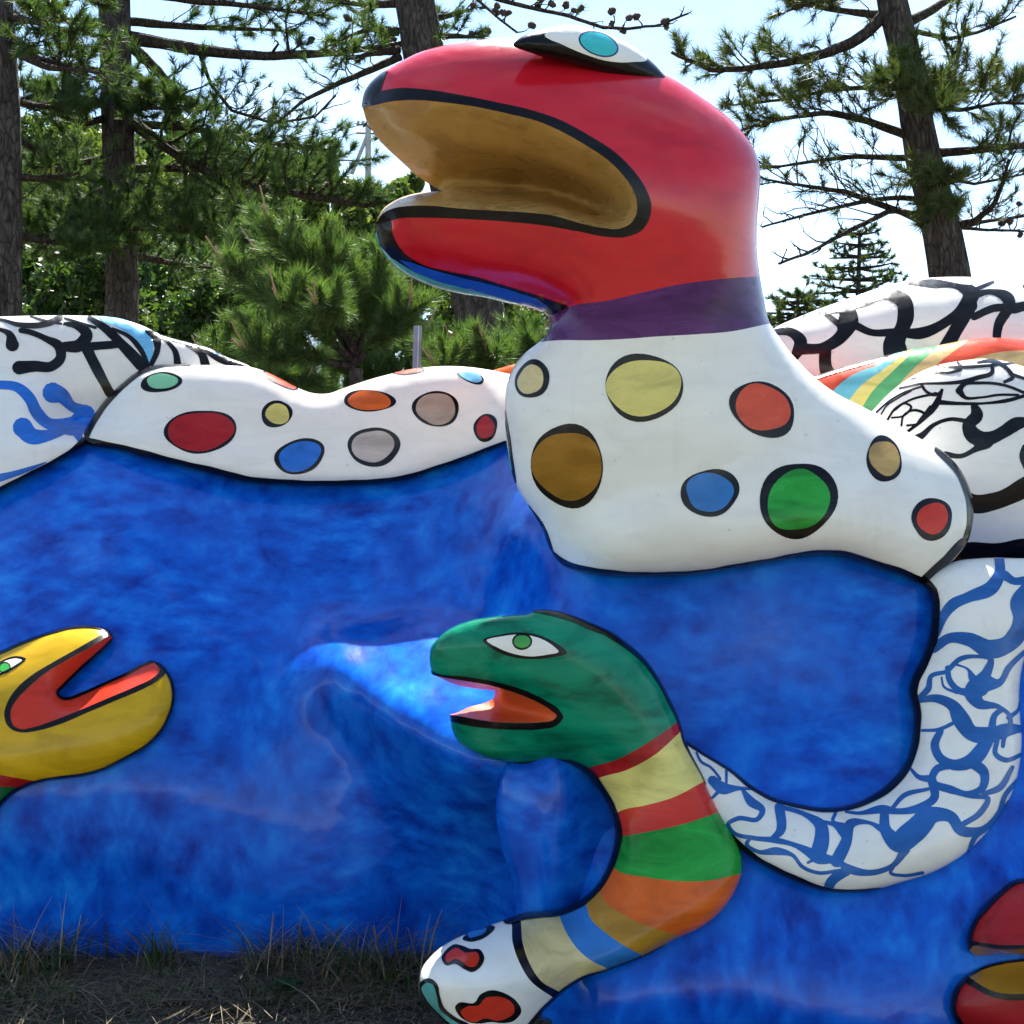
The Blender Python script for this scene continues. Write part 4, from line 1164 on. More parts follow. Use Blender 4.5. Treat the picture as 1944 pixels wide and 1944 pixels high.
ye_n = Band([tuple(p) + (5.2,) for p in ye_far[1:]], 5, mul=1.0)
yb = Body(ye_o, lambda u, v: wall_depth(u, v) - 0.012, fat=0.62, notch=ye_far, lip=ye_lip, bowl=0.0, reach=-0.25, hmax=130, step=9, areas=[ye_lips, ye_edge, ye_red, ye_green, yey_o, yey_w, yey_r, yey_i, ye_n])
yel = empty("yellow_headed_serpent", (-1.45, 4.1, 0.4), "golden yellow serpent head with open red mouth on the shaded blue wall", "serpent sculpture")
yh = yb.skin("head", 'gold', yel, not_zone=Union([ye_red, ye_green]))
yb.skin("collar", 'dark_red', yel, zone=ye_red, not_zone=ye_green)
yb.skin("neck", 'deep_green', yel, zone=ye_green)
yb.lining("mouth_lining", 'red2', yh)
yb.paint("lip_line", 'black', yh, ye_lips)
mm = ye_n.has(yb.cen) & yb.inm
yb._emit("mouth_outline", yb.Mv, yb.NM, yb.T[mm], 'black', yh, 0.0015)
yb.paint("outline", 'black', yel, ye_edge, split=True, lift=0.002, both=True)
yey = yb.paint("eye", 'white', yel, yey_w, minus=yey_r)
yb.paint("eye_outline", 'black', yey, yey_o, minus=yey_w)
yb.paint("iris_outline", 'black', yey, yey_r, minus=yey_i)
yb.paint("iris", 'eye_green', yey, yey_i)

# ---- red head at the lower right corner
rr_o = z(*Y7, [(2050, 590), (1932, 598), (1850, 615), (1700, 725), (1580, 845), (1480, 965), (1430, 1075), (1412, 1170), (1425, 1245), (1440, 1300), (1440, 1400), (1400, 1488), (1310, 1588), (1263, 1720), (1268, 1830), (1318, 1935), (1450, 2120), (1700, 2300), (2200, 2350), (2900, 2200), (3200, 1500), (2900, 800), (2400, 560)])
rr_far = z(*Y7, [(1430, 1260), (1480, 1300), (1560, 1300), (1700, 1292), (1932, 1300), (2120, 1318), (1932, 1338), (1750, 1362), (1550, 1418), (1440, 1470), (1405, 1484)])
rr_lip = z(*Y7, [(1430, 1260), (1470, 1215), (1560, 1225), (1700, 1245), (1932, 1243), (2200, 1250), (2330, 1330), (2300, 1480), (2150, 1600), (1932, 1655), (1800, 1655), (1680, 1640), (1560, 1590), (1470, 1530), (1405, 1484)])
rr_lo = z(*Y7, [(1405, 1230), (1450, 1180), (1560, 1190), (1700, 1208), (1932, 1210), (2240, 1215), (2380, 1330), (2350, 1500), (2180, 1650), (1932, 1710), (1780, 1712), (1660, 1690), (1540, 1640), (1430, 1575), (1365, 1540)])
rr_lips = Area(np.vstack([spline(rr_lo, False, 4), spline(rr_lip, False, 4)[::-1]]))
rr_edge = Union([Band(z(*Y7, [(2050, 590, 45), (1932, 598, 45), (1850, 615, 48), (1700, 725, 48), (1580, 845, 48), (1480, 965, 50), (1430, 1075, 50), (1412, 1170, 52), (1428, 1260, 44)]), 9, mul=1.0),
                 Band(z(*Y7, [(1405, 1484, 40), (1310, 1588, 52), (1263, 1720, 56), (1268, 1830, 56), (1318, 1935, 60), (1450, 2120, 60)]), 9, mul=1.0)])
rr_n = Band([tuple(p) + (4.5,) for p in rr_far[5:]], 5, mul=1.0)
rrb = Body(rr_o, lambda u, v: wall_depth(u, v) - 0.012, fat=0.75, notch=rr_far, lip=rr_lip, bowl=0.4, reach=0.0, step=9, hmax=130, areas=[rr_lips, rr_edge, rr_n])
rr = empty("small_red_serpent", (1.3, 3.5, 0), "smaller red serpent head with open tan mouth cut off by the photo's right edge", "serpent sculpture")
rrh = rrb.skin("head", 'dark_red', rr)
rrb.lining("mouth_lining", 'ochre', rrh)
rrb.paint("lip_line", 'black', rrh, rr_lips)
rrb.paint("outline", 'black', rr, rr_edge, split=True, lift=0.002)
mm = rr_n.has(rrb.cen) & rrb.inm
rrb._emit("mouth_outline", rrb.Mv, rrb.NM, rrb.T[mm], 'black', rrh, 0.0015)
#@@TREES
# ------------------------------------------------------------------ pines and other plants
def unit(a):
    return a / (np.linalg.norm(a, axis=-1, keepdims=True) + 1e-9)

def resample(P, n):
    P = np.asarray(P, float)
    d = np.concatenate([[0], np.cumsum(np.linalg.norm(np.diff(P, axis=0), axis=1))])
    t = np.linspace(0, d[-1], n)
    return np.stack([np.interp(t, d, P[:, k]) for k in range(P.shape[1])], -1), d[-1]

class Foliage:
    """collects needle tufts and turns them into one mesh of single needles"""
    def __init__(self):
        self.b, self.d, self.l = [], [], []
    def tuft(self, p, d, l):
        self.b.append(p); self.d.append(d); self.l.append(l)
    def build(self, name, mat, parent, per=26, width=0.0022, spread=(0.15, 1.15), seed=1):
        if not self.b:
            return None
        r = np.random.default_rng(seed)
        B, D, L = np.repeat(np.array(self.b), per, 0), np.repeat(unit(np.array(self.d)), per, 0), np.repeat(np.array(self.l), per)
        n = len(B)
        th = r.uniform(*spread, n)
        rnd = unit(r.normal(size=(n, 3)))
        perp = unit(rnd - (rnd * D).sum(1, keepdims=True) * D)
        nd = D * np.cos(th)[:, None] + perp * np.sin(th)[:, None]
        ln = L * r.uniform(0.7, 1.1, n)
        base = B - D * (r.uniform(0, 0.55, n) * L)[:, None]
        side = unit(np.cross(nd, unit(r.normal(size=(n, 3))))) * (width * r.uniform(0.7, 1.3, n))[:, None]
        droop = np.zeros((n, 3)); droop[:, 2] = -0.08 * ln
        V = np.stack([base - side, base + side, base + nd * ln[:, None] + droop], 1).reshape(-1, 3)
        T = np.arange(3 * n).reshape(-1, 3)
        o = mesh_obj(name, V, T, mat, parent, smooth=False)
        return o

def wiggle(p0, d, length, n, amp, r, up=0.0):
    pts = [np.array(p0, float)]
    d = d / (np.linalg.norm(d) + 1e-9)
    for i in range(n):
        d = d + r.normal(size=3) * amp + np.array([0, 0, up])
        d /= np.linalg.norm(d)
        pts.append(pts[-1] + d * length / n)
    return np.array(pts), d

def limb(fol, parent, pts, r0, r1, r, dens=1.0, t0=0.25, length=0.6, nl=0.09, bare=0.0, spacing=0.10, up=0.10, cones=None, mat='twig', lat=1.0):
    """one limb with side shoots; its wood is one mesh, needle tufts go to the crown"""
    P, Lt = resample(pts, max(6, int(len(pts) * 4)))
    n = len(P)
    amp = 0.012 * Lt
    P = P + np.cumsum(r.normal(size=P.shape) * amp / n ** 0.5, 0) * np.linspace(0, 1, n)[:, None] * 0.6
    acc = [[], []]
    tube(acc, P, np.linspace(r0, r1, n), 7, 0.10, int(r.integers(1e6)))
    k = max(2, int(Lt * (1 - t0) / spacing))
    T = unit(np.gradient(P, axis=0))
    for q in range(k):
        t = t0 + (1 - t0) * (q + r.uniform(0, 1)) / k
        f = t * (n - 1); i = min(int(f), n - 2)
        p = P[i] + (P[i + 1] - P[i]) * (f - i)
        tg = T[i]
        sd = np.cross(tg, [0, 0, 1.0]); sd = sd / (np.linalg.norm(sd) + 1e-9) * (1 if q % 2 else -1)
        d = tg * r.uniform(0.35, 0.9) + sd * r.uniform(0.2, 0.9) * lat + np.array([0, 0, r.uniform(-0.25, 0.65)])
        L = length * r.uniform(0.45, 1.1) * (1.0 - 0.55 * (t - t0) / (1 - t0 + 1e-6))
        S, ed = wiggle(p, d, L, 5, 0.22, r, up)
        tube(acc, S, np.linspace(max(0.004, r1 * 0.8), 0.0022, len(S)), 4)
        green = r.uniform() > bare
        m = max(1, int(L / 0.16))
        ends = [(S[-1], ed)]
        for w in range(m):
            a = r.uniform(0.3, 0.95) * (len(S) - 1)
            ia = min(int(a), len(S) - 2)
            pp = S[ia] + (S[ia + 1] - S[ia]) * (a - ia)
            dd = unit(S[ia + 1] - S[ia]) + r.normal(size=3) * 0.75 + np.array([0, 0, 0.3])
            S2, e2 = wiggle(pp, dd, L * r.uniform(0.2, 0.45), 3, 0.25, r, up)
            tube(acc, S2, np.linspace(0.0032, 0.0018, len(S2)), 3)
            ends.append((S2[-1], e2))
            if green and r.uniform() < dens:
                fol.tuft(S2[-2], unit(S2[-1] - S2[-2]), nl * r.uniform(0.8, 1.1))
        for (pe, de) in ends:
            if green and r.uniform() < dens:
                fol.tuft(pe, de + np.array([0, 0, 0.25]), nl * r.uniform(0.85, 1.15))
            if cones is not None and r.uniform() < 0.35:
                cones.append(pe)
        if green:
            for a in range(int(4 * dens)):
                x = r.uniform(0.35, 1.0) * (len(S) - 1); ix = min(int(x), len(S) - 2)
                fol.tuft(S[ix] + (S[ix + 1] - S[ix]) * (x - ix), unit(S[ix + 1] - S[ix]), nl * r.uniform(0.75, 1.0))
    return build_tube("branch", acc, mat, parent)

def trunk(pts, rads, parent, seed, mat='bark'):
    P, L = resample(np.column_stack([pts, rads]), 26)
    r = np.random.default_rng(seed)
    acc = [[], []]
    P[:, :2] += np.cumsum(r.normal(size=(len(P), 2)) * 0.006, 0)
    tube(acc, P[:, :3], P[:, 3], 18, 0.06, seed)
    return build_tube("trunk", acc, mat, parent)

def pxlimb(pl, d0, d1):
    """limb path from photo positions, depth running from d0 to d1"""
    pl = np.array(pl, float)
    s = np.concatenate([[0], np.cumsum(np.linalg.norm(np.diff(pl[:, :2], axis=0), axis=1))])
    d = d0 + (d1 - d0) * s / s[-1]
    return at(pl[:, 0], pl[:, 1], d)

def cone_mesh(parent, spots, r, size=0.024):
    """small open cones: a stack of scale rings each"""
    for p in spots:
        acc = [[], []]
        ax = unit(r.normal(size=3) + np.array([0, 0, -0.5]))
        s = size * r.uniform(0.7, 1.25)
        t = np.linspace(0, 1, 8)
        prof = np.array([0.3, 0.95, 0.7, 1.0, 0.65, 0.8, 0.4, 0.05]) * s
        tube(acc, np.array(p) + ax[None] * (t[:, None] - 0.5) * s * 2.4, prof, 7, 0.18, int(r.integers(1e6)))
        build_tube("pine_cone", acc, 'cone', parent)

def pine(name, label, d, px_trunk, r_px, limbs, seed, mat='needle', per=26, width=0.0026, base=None, group="old pines behind the sculpture", lush=1.0):
    r = np.random.default_rng(seed)
    pt = np.array(px_trunk, float)
    P = at(pt[:, 0], pt[:, 1], np.full(len(pt), d))
    g = ground_z(P[-1, 0], P[-1, 1])
    P[-1, 2] = float(g) - 0.1
    root = empty(name, (P[-1, 0], P[-1, 1], float(g)), label, "pine tree", group)
    rad = np.array(r_px, float) * mpp(d)
    trunk(P, rad, root, seed)
    fol = Foliage()
    cones = []
    for L in limbs:
        o = dict(dens=1.0, t0=0.25, length=0.6, nl=0.095, bare=0.0, spacing=0.11, r0=9, r1=2, dd=None, cones=False, lat=1.0)
        o.update(L[1])
        dd = o['dd'] if o['dd'] is not None else r.uniform(-0.9, 0.9)
        limb(fol, root, pxlimb(L[0], d, d + dd), o['r0'] * mpp(d), o['r1'] * mpp(d), r, o['dens'] * lush, o['t0'], o['length'], o['nl'], o['bare'], o['spacing'] / lush, cones=cones if o['cones'] else None, lat=o['lat'])
    fol.build("foliage", mat, root, per, width, seed=seed)
    if cones:
        cone_mesh(root, cones, r)
    return root

D_ = dict
# leftmost trunk
pine("pine_tree", "pine with dark trunk cut off by the photo's left edge", 9.5, [(-18, -420), (-8, 0), (4, 300), (10, 600), (20, 1320)], [22, 26, 30, 32, 36], [
    ([(10, 30), (60, 40), (140, 60)], D_(dens=1.4, length=.6, spacing=.07)),
    ([(10, 60), (70, 110), (170, 135)], D_(dens=1.0, spacing=.09)),
    ([(20, 95), (90, 128), (200, 140)], D_(dens=.5, t0=.3)),
    ([(10, 190), (70, 200), (150, 205)], D_(dens=1.6, length=.5, spacing=.06)),
    ([(10, 330), (70, 340), (150, 330)], D_(dens=1.5, length=.5, spacing=.07)),
    ([(10, 440), (70, 455), (170, 470)], D_(dens=1.5, length=.6, spacing=.06)),
    ([(10, 10), (-60, 40), (-150, 60)], D_(dens=1.2)),
    ([(0, -60), (80, -30), (190, 10)], D_(dens=1.3, length=.7, spacing=.07)),
    ([(10, 250), (60, 280), (100, 310)], D_(dens=.3, length=.4)),
], 11, per=32, lush=1.35)
# second pine: the straight trunk
pine("pine_tree", "straight grey trunked pine left of the young pine, long limbs to the right", 11, [(205, -420), (214, 0), (224, 250), (230, 420), (232, 620), (240, 1250)], [24, 29, 30, 30, 31, 36], [
    ([(245, 72), (330, 86), (430, 102), (520, 106), (620, 100), (720, 88), (800, 70)], D_(dens=1.0, t0=.45, r0=13, r1=4, length=.65, dd=-.6, bare=.2, cones=True)),
    ([(245, 84), (290, 125), (335, 175), (375, 210)], D_(dens=.5, t0=.7, r0=12, r1=6, dd=.4)),
    ([(250, 140), (310, 170), (340, 215)], D_(dens=.6, t0=.4, r0=9, r1=4, dd=-.4)),
    ([(240, 40), (330, 48), (450, 55), (560, 60)], D_(dens=1.1, t0=.12, length=.6, bare=.15, dd=.8)),
    ([(235, -20), (360, 0), (480, 10), (620, 30)], D_(dens=1.2, t0=.3, length=.8, spacing=.08, dd=-.5)),
    ([(230, -60), (420, -50), (600, -20), (690, 30)], D_(dens=1.2, t0=.4, length=.9, spacing=.08, dd=.5)),
    ([(215, 45), (150, 40), (70, 38), (20, 50)], D_(dens=1.5, length=.6, spacing=.06)),
    ([(200, 140), (150, 125), (90, 120)], D_(dens=.8)),
    ([(210, 200), (150, 190), (70, 180)], D_(dens=1.8, length=.45, spacing=.05, t0=.0, dd=-.8)),
    ([(220, 212), (280, 205), (330, 210)], D_(dens=1.8, length=.5, spacing=.05, t0=.0, dd=-.9)),
    ([(215, 220), (160, 235), (100, 215)], D_(dens=1.3, length=.5, spacing=.06, dd=-.5)),
    ([(240, 225), (330, 290), (430, 345), (560, 372), (690, 395)], D_(dens=1.6, t0=.12, r0=12, r1=5, length=.8, spacing=.055, dd=-.8)),
    ([(240, 235), (350, 240), (450, 260), (560, 275), (640, 300)], D_(dens=1.6, t0=.15, length=.8, spacing=.05, dd=.7)),
    ([(240, 320), (320, 320), (420, 325), (500, 335)], D_(dens=1.6, t0=.1, length=.7, spacing=.055, dd=.5)),
    ([(205, 300), (140, 310), (60, 320)], D_(dens=1.6, length=.6, spacing=.06)),
    ([(205, 360), (130, 385), (50, 380)], D_(dens=1.6, length=.6, spacing=.06, dd=.5)),
    ([(235, 400), (330, 395), (430, 405)], D_(dens=1.5, t0=.1, length=.7, spacing=.06, dd=.8)),
    ([(230, 430), (310, 432), (400, 440), (450, 452)], D_(dens=2.0, t0=.05, length=.55, spacing=.045, dd=-1.3)),
    ([(225, 440), (190, 455), (150, 480)], D_(dens=2.0, t0=.05, length=.5, spacing=.045, dd=-1.3)),
    ([(205, 440), (130, 445), (50, 450), (0, 460)], D_(dens=1.8, t0=.0, length=.55, spacing=.05, dd=-.9)),
    ([(235, 480), (330, 500), (420, 510)], D_(dens=1.2, t0=.1, length=.6, spacing=.07, dd=.9)),
    ([(380, 105), (400, 160), (440, 210), (520, 235), (600, 225), (640, 185)], D_(dens=.12, t0=.2, length=.5, r0=4, r1=2, dd=.2, spacing=.07)),
], 23, per=32, lush=1.3)
# third pine behind the serpent's snout
pine("pine_tree", "leaning brown trunked pine behind the red head's snout", 10, [(735, -420), (782, 0), (800, 130), (838, 300), (870, 440), (905, 600), (1050, 1310)], [32, 38, 39, 40, 42, 47, 54], [
    ([(760, 108), (700, 135), (640, 160), (580, 190), (530, 232)], D_(dens=.35, t0=.15, length=.5, r0=8, r1=2, spacing=.06, dd=-.4)),
    ([(755, 95), (710, 100), (660, 112)], D_(dens=1.2, length=.45, spacing=.07, dd=-.5)),
    ([(755, 60), (700, 55), (655, 70)], D_(dens=1.3, length=.5, spacing=.06, dd=-.3, cones=True)),
    ([(760, 5), (700, 10), (640, 5)], D_(dens=.9, length=.6, spacing=.07, dd=.4)),
    ([(805, 75), (850, 68), (910, 70)], D_(dens=1.2, length=.4, spacing=.07, cones=True, dd=-.3)),
    ([(800, 40), (850, 30), (900, 15)], D_(dens=1.0, length=.45, spacing=.07, cones=True, dd=.2)),
    ([(780, -60), (880, -25), (951, 0), (1012, 14), (1077, 29), (1139, 51), (1193, 54), (1248, 47), (1306, 22)], D_(dens=.06, t0=.30, length=.22, r0=6, r1=2, spacing=.06, cones=True, dd=-.8, bare=.7)),
    ([(780, -70), (860, -40), (905, 0), (945, 35), (980, 62)], D_(dens=.05, t0=.4, length=.25, r0=4, r1=2, spacing=.07, cones=True, dd=-.5, bare=.7)),
    ([(800, 160), (760, 180), (720, 200), (690, 240)], D_(dens=.3, t0=.2, length=.35, r0=4, r1=2, dd=.4)),
], 31, per=26)
# right pine
pine("pine_tree", "tall leaning pine with sparse layered limbs at the right against the sky", 9, [(1620, -420), (1700, 0), (1728, 150), (1752, 300), (1782, 430), (1812, 560), (1900, 1340)], [22, 27, 29, 33, 36, 40, 48], [
    ([(1690, 15), (1655, 55), (1624, 78), (1570, 101), (1498, 120), (1425, 130), (1353, 134), (1280, 101)], D_(dens=1.0, t0=.30, length=.42, r0=13, r1=3, spacing=.055, dd=-.3)),
    ([(1690, 30), (1640, 25), (1570, 18), (1500, 5)], D_(dens=1.0, t0=.15, length=.45, spacing=.06)),
    ([(1690, -20), (1620, -10), (1530, 10), (1490, 25)], D_(dens=1.1, t0=.2, length=.5, spacing=.06, dd=.4)),
    ([(1735, 170), (1660, 165), (1580, 170), (1480, 190), (1390, 200)], D_(dens=1.0, t0=.10, length=.45, r0=6, r1=2, spacing=.055, dd=.3)),
    ([(1735, 262), (1704, 250), (1643, 228), (1570, 214), (1480, 225), (1395, 250)], D_(dens=.9, t0=.15, length=.55, r0=9, r1=2, spacing=.06, dd=-.4)),
    ([(1740, 300), (1700, 300), (1624, 297), (1534, 308), (1447, 322)], D_(dens=.3, t0=.12, length=.5, r0=7, r1=2, spacing=.06, dd=.4)),
    ([(1762, 424), (1720, 405), (1679, 391), (1606, 362), (1534, 351), (1447, 337)], D_(dens=.25, t0=.15, length=.6, r0=8, r1=2, spacing=.055, dd=-.5)),
    ([(1760, 378), (1700, 375), (1640, 382), (1534, 405), (1445, 430)], D_(dens=.08, t0=.2, length=.5, r0=6, r1=2, spacing=.06, dd=.3)),
    ([(1765, 410), (1690, 400), (1610, 440), (1534, 482), (1480, 503)], D_(dens=.02, t0=.2, length=.35, r0=6, r1=2.5, spacing=.09, dd=-.6, bare=.8)),
    ([(1728, 40), (1760, 25), (1800, 0), (1850, -40)], D_(dens=.5, t0=.5, r0=10, r1=5)),
    ([(1740, 60), (1800, 75), (1860, 60), (1930, 30)], D_(dens=.9, t0=.3, r0=5, r1=2, length=.45)),
    ([(1745, 250), (1780, 190), (1815, 130), (1820, 70)], D_(dens=1.1, t0=.3, length=.5, r0=7, r1=2, spacing=.06, dd=-.3)),
    ([(1745, 165), (1800, 180), (1870, 170), (1950, 150)], D_(dens=1.3, t0=.05, length=.5, r0=5, r1=2, spacing=.055)),
    ([(1745, 200), (1820, 210), (1900, 195), (1990, 200)], D_(dens=1.5, t0=.05, length=.5, r0=5, r1=2, spacing=.05, dd=-.4)),
    ([(1735, 185), (1720, 180), (1690, 165)], D_(dens=1.8, t0=.0, length=.45, spacing=.05, dd=-.9)),
    ([(1740, 190), (1760, 200), (1790, 205)], D_(dens=1.8, t0=.0, length=.4, spacing=.04, dd=-1.0)),
    ([(1765, 292), (1850, 285), (1944, 276), (2050, 270)], D_(dens=.9, t0=.1, length=.5, r0=9, r1=4, spacing=.06)),
    ([(1760, 340), (1770, 350), (1790, 350)], D_(dens=1.4, t0=.0, length=.35, spacing=.05, dd=-.8)),
    ([(1770, 400), (1780, 405), (1800, 395)], D_(dens=1.2, t0=.0, length=.3, spacing=.05, dd=-.8)),
    ([(1800, 432), (1850, 420), (1885, 390), (1905, 340), (1915, 300)], D_(dens=.3, t0=.3, length=.45, r0=8, r1=2.5, spacing=.06, dd=-.4)),
    ([(1810, 436), (1870, 420), (1960, 405)], D_(dens=.2, t0=.2, length=.4, r0=5, r1=2, spacing=.07)),
    ([(1800, 430), (1870, 436), (1960, 440)], D_(dens=.1, t0=.2, length=.3, r0=4, r1=2, spacing=.07, cones=True)),
    ([(1760, 330), (1850, 350), (1950, 330)], D_(dens=.4, t0=.2, length=.5, r0=4, r1=2, spacing=.06, dd=.5)),
], 47, mat='needle_warm', per=26, width=0.0023, lush=1.15)

# young pines: whorled upright shoots
def young_pine(label, d, base_px, stems, seed, per=24, nl=0.092):
    r = np.random.default_rng(seed)
    b = at(*[np.array(float(x)) for x in base_px], np.array(float(d)))
    root = empty("young_pine", (b[0], b[1], 0), label, "pine tree", "young pines behind the sculpture")
    fol = Foliage()
    acc = [[], []]
    tube(acc, resample([(b[0], b[1], -0.1), (b[0], b[1] + .02, b[2] * 0.6), b], 8)[0], np.linspace(0.05, 0.03, 8), 9, 0.1, seed)
    build_tube("trunk", acc, 'bark', root)
    for (pl, dd, shoots) in stems:
        P = pxlimb(pl, d, d + dd)
        P[0] = b + (P[0] - b) * 0.3
        P, L = resample(P, 14)
        acc = [[], []]
        tube(acc, P, np.linspace(0.022, 0.006, 14), 6, 0.1, seed)
        T = unit(np.gradient(P, axis=0))
        for i in range(4, 14):
            for q in range(5):
                fol.tuft(P[i] + r.normal(size=3) * 0.012, T[i] + r.normal(size=3) * 0.25, nl)
            if i < 13:
                for w in range(2 if i % 2 else 1):
                    dd_ = T[i] * 0.6 + unit(r.normal(size=3)) * 0.8 + np.array([0, 0, 0.35])
                    S, e = wiggle(P[i], dd_, r.uniform(0.10, 0.24), 5, 0.12, r, 0.14)
                    tube(acc, S, np.linspace(0.008, 0.004, len(S)), 4)
                    for s in range(1, len(S)):
                        for q in range(3):
                            fol.tuft(S[s] + r.normal(size=3) * 0.008, unit(S[s] - S[s - 1]) + r.normal(size=3) * 0.2, nl)
        build_tube("branch", acc, 'twig', root)
        for q in range(shoots):
            acc = [[], []]
            dirn = unit(T[-1] * 0.8 + np.array([0, 0, 0.7]) + r.normal(size=3) * 0.16)
            Ls = r.uniform(0.06, 0.13) if q else 0.17
            S = P[-1] + dirn[None] * np.linspace(-0.02, Ls, 6)[:, None] + np.linspace(0, 1, 6)[:, None] ** 2 * r.normal(size=3) * 0.01
            tube(acc, S, np.array([0.005, 0.0055, 0.005, 0.0045, 0.004, 0.0045]), 6)
            build_tube("shoot", acc, 'candle', root)
    fol.build("foliage", 'needle_young', root, per, 0.0019, (0.2, 0.95), seed)
    return root
young_pine("bright green young pine with upright pinkish shoots behind the spotted hump", 6.6, (676, 700), [
    ([(668, 640), (600, 560), (540, 470), (510, 420)], -.2, 4), ([(665, 650), (560, 590), (480, 540), (430, 510)], -.4, 3), ([(670, 640), (650, 570), (632, 520), (622, 480)], .0, 2),
    ([(672, 640), (700, 590), (720, 550), (735, 520)], .2, 2), ([(665, 660), (600, 620), (560, 590), (530, 575)], -.5, 2), ([(675, 660), (730, 630), (760, 610), (775, 590)], -.2, 2),
    ([(665, 690), (590, 680), (520, 680), (470, 670)], -.3, 3), ([(672, 620), (600, 520), (520, 480), (490, 480)], .4, 2), ([(672, 640), (660, 600), (640, 590), (600, 580)], -.6, 2), ([(672, 630), (690, 560), (680, 520), (668, 490)], .4, 2)], 5)
young_pine("low young pine beside the red headed serpent's neck", 7.2, (955, 800), [
    ([(940, 740), (900, 710), (880, 690), (868, 672)], 0, 3), ([(945, 740), (940, 710), (930, 690), (922, 668)], -.3, 3), ([(950, 740), (985, 700), (1010, 670), (1020, 650)], .1, 2),
    ([(940, 745), (880, 720), (850, 710), (830, 700)], -.3, 2), ([(950, 740), (1000, 700), (1040, 660), (1050, 635)], .4, 2), ([(945, 740), (960, 700), (975, 672), (985, 645)], .5, 2)], 6)
young_pine("small young pine left of the grey post", 7.6, (480, 790), [
    ([(478, 740), (450, 710), (445, 680), (440, 650)], 0, 2), ([(480, 740), (520, 720), (560, 715), (585, 715)], -.2, 2), ([(478, 745), (420, 715), (400, 690), (385, 680)], .1, 1), ([(480, 740), (490, 690), (500, 660), (505, 640)], .3, 2)], 8)
young_pine("small young pine between the grey post and bright young pine", 7.8, (770, 790), [
    ([(770, 740), (740, 700), (725, 680), (715, 660)], 0, 1), ([(772, 740), (790, 690), (800, 660), (805, 640)], .2, 2), ([(772, 740), (830, 700), (850, 690), (870, 680)], -.2, 2), ([(770, 745), (700, 720), (680, 705), (660, 700)], -.2, 1)], 9)

young_pine("low young pine showing in the dip of the spotted hump", 8.4, (625, 860), [
    ([(625, 800), (600, 760), (580, 735), (565, 715)], 0, 1), ([(625, 800), (630, 760), (632, 735), (630, 710)], .2, 1), ([(625, 800), (650, 770), (668, 745), (680, 725)], -.2, 1),
    ([(625, 805), (590, 790), (560, 775), (540, 760)], .3, 1), ([(625, 805), (660, 790), (690, 770), (715, 750)], .3, 1)], 12)
# small layered pine far right
def far_pine(label, d, cx, top, bot, half, seed, group="distant pines at the right"):
    r = np.random.default_rng(seed)
    b = at(np.array(float(cx)), np.array(900.0), np.array(float(d)))
    root = empty("distant_pine", (b[0], b[1], 0), label, "pine tree", group)
    tp = at(np.array(float(cx)), np.array(float(top)), np.array(float(d)))
    acc = [[], []]
    P = np.array([[b[0], b[1], -0.2], [b[0] - .1, b[1], b[2]], [tp[0], tp[1], tp[2]]])
    tube(acc, resample(P, 12)[0], np.linspace(0.16, 0.03, 12), 8, 0.08, seed)
    build_tube("trunk", acc, 'bark', root)
    fol = Foliage()
    n = 7
    for i in range(n):
        f = (i + .3) / n
        zc = tp[2] - (tp[2] - at(np.array(0.), np.array(float(bot)), np.array(float(d)))[2]) * f
        R = half * mpp(d) * (0.25 + 0.85 * f)
        for k in range(5):
            a = k * 1.26 + i * 0.7 + r.uniform(-.3, .3)
            pts = [(tp[0], tp[1], zc), (tp[0] + R * .55 * math.cos(a), tp[1] + R * .55 * math.sin(a), zc + .02 * R), (tp[0] + R * r.uniform(.75, 1.1) * math.cos(a), tp[1] + R * math.sin(a), zc + .04 * R)]
            limb(fol, root, pts, 0.035, 0.012, r, 1.2, 0.35, 0.42, 0.12, 0, 0.13, up=0.03)
    fol.build("foliage", 'needle_warm', root, 14, 0.008, seed=seed)
far_pine("small layered pine standing far off above the black and white loop", 26, 1632, 438, 590, 120, 3)
far_pine("low dark pine top just right of the purple collar", 24, 1515, 560, 640, 95, 4)

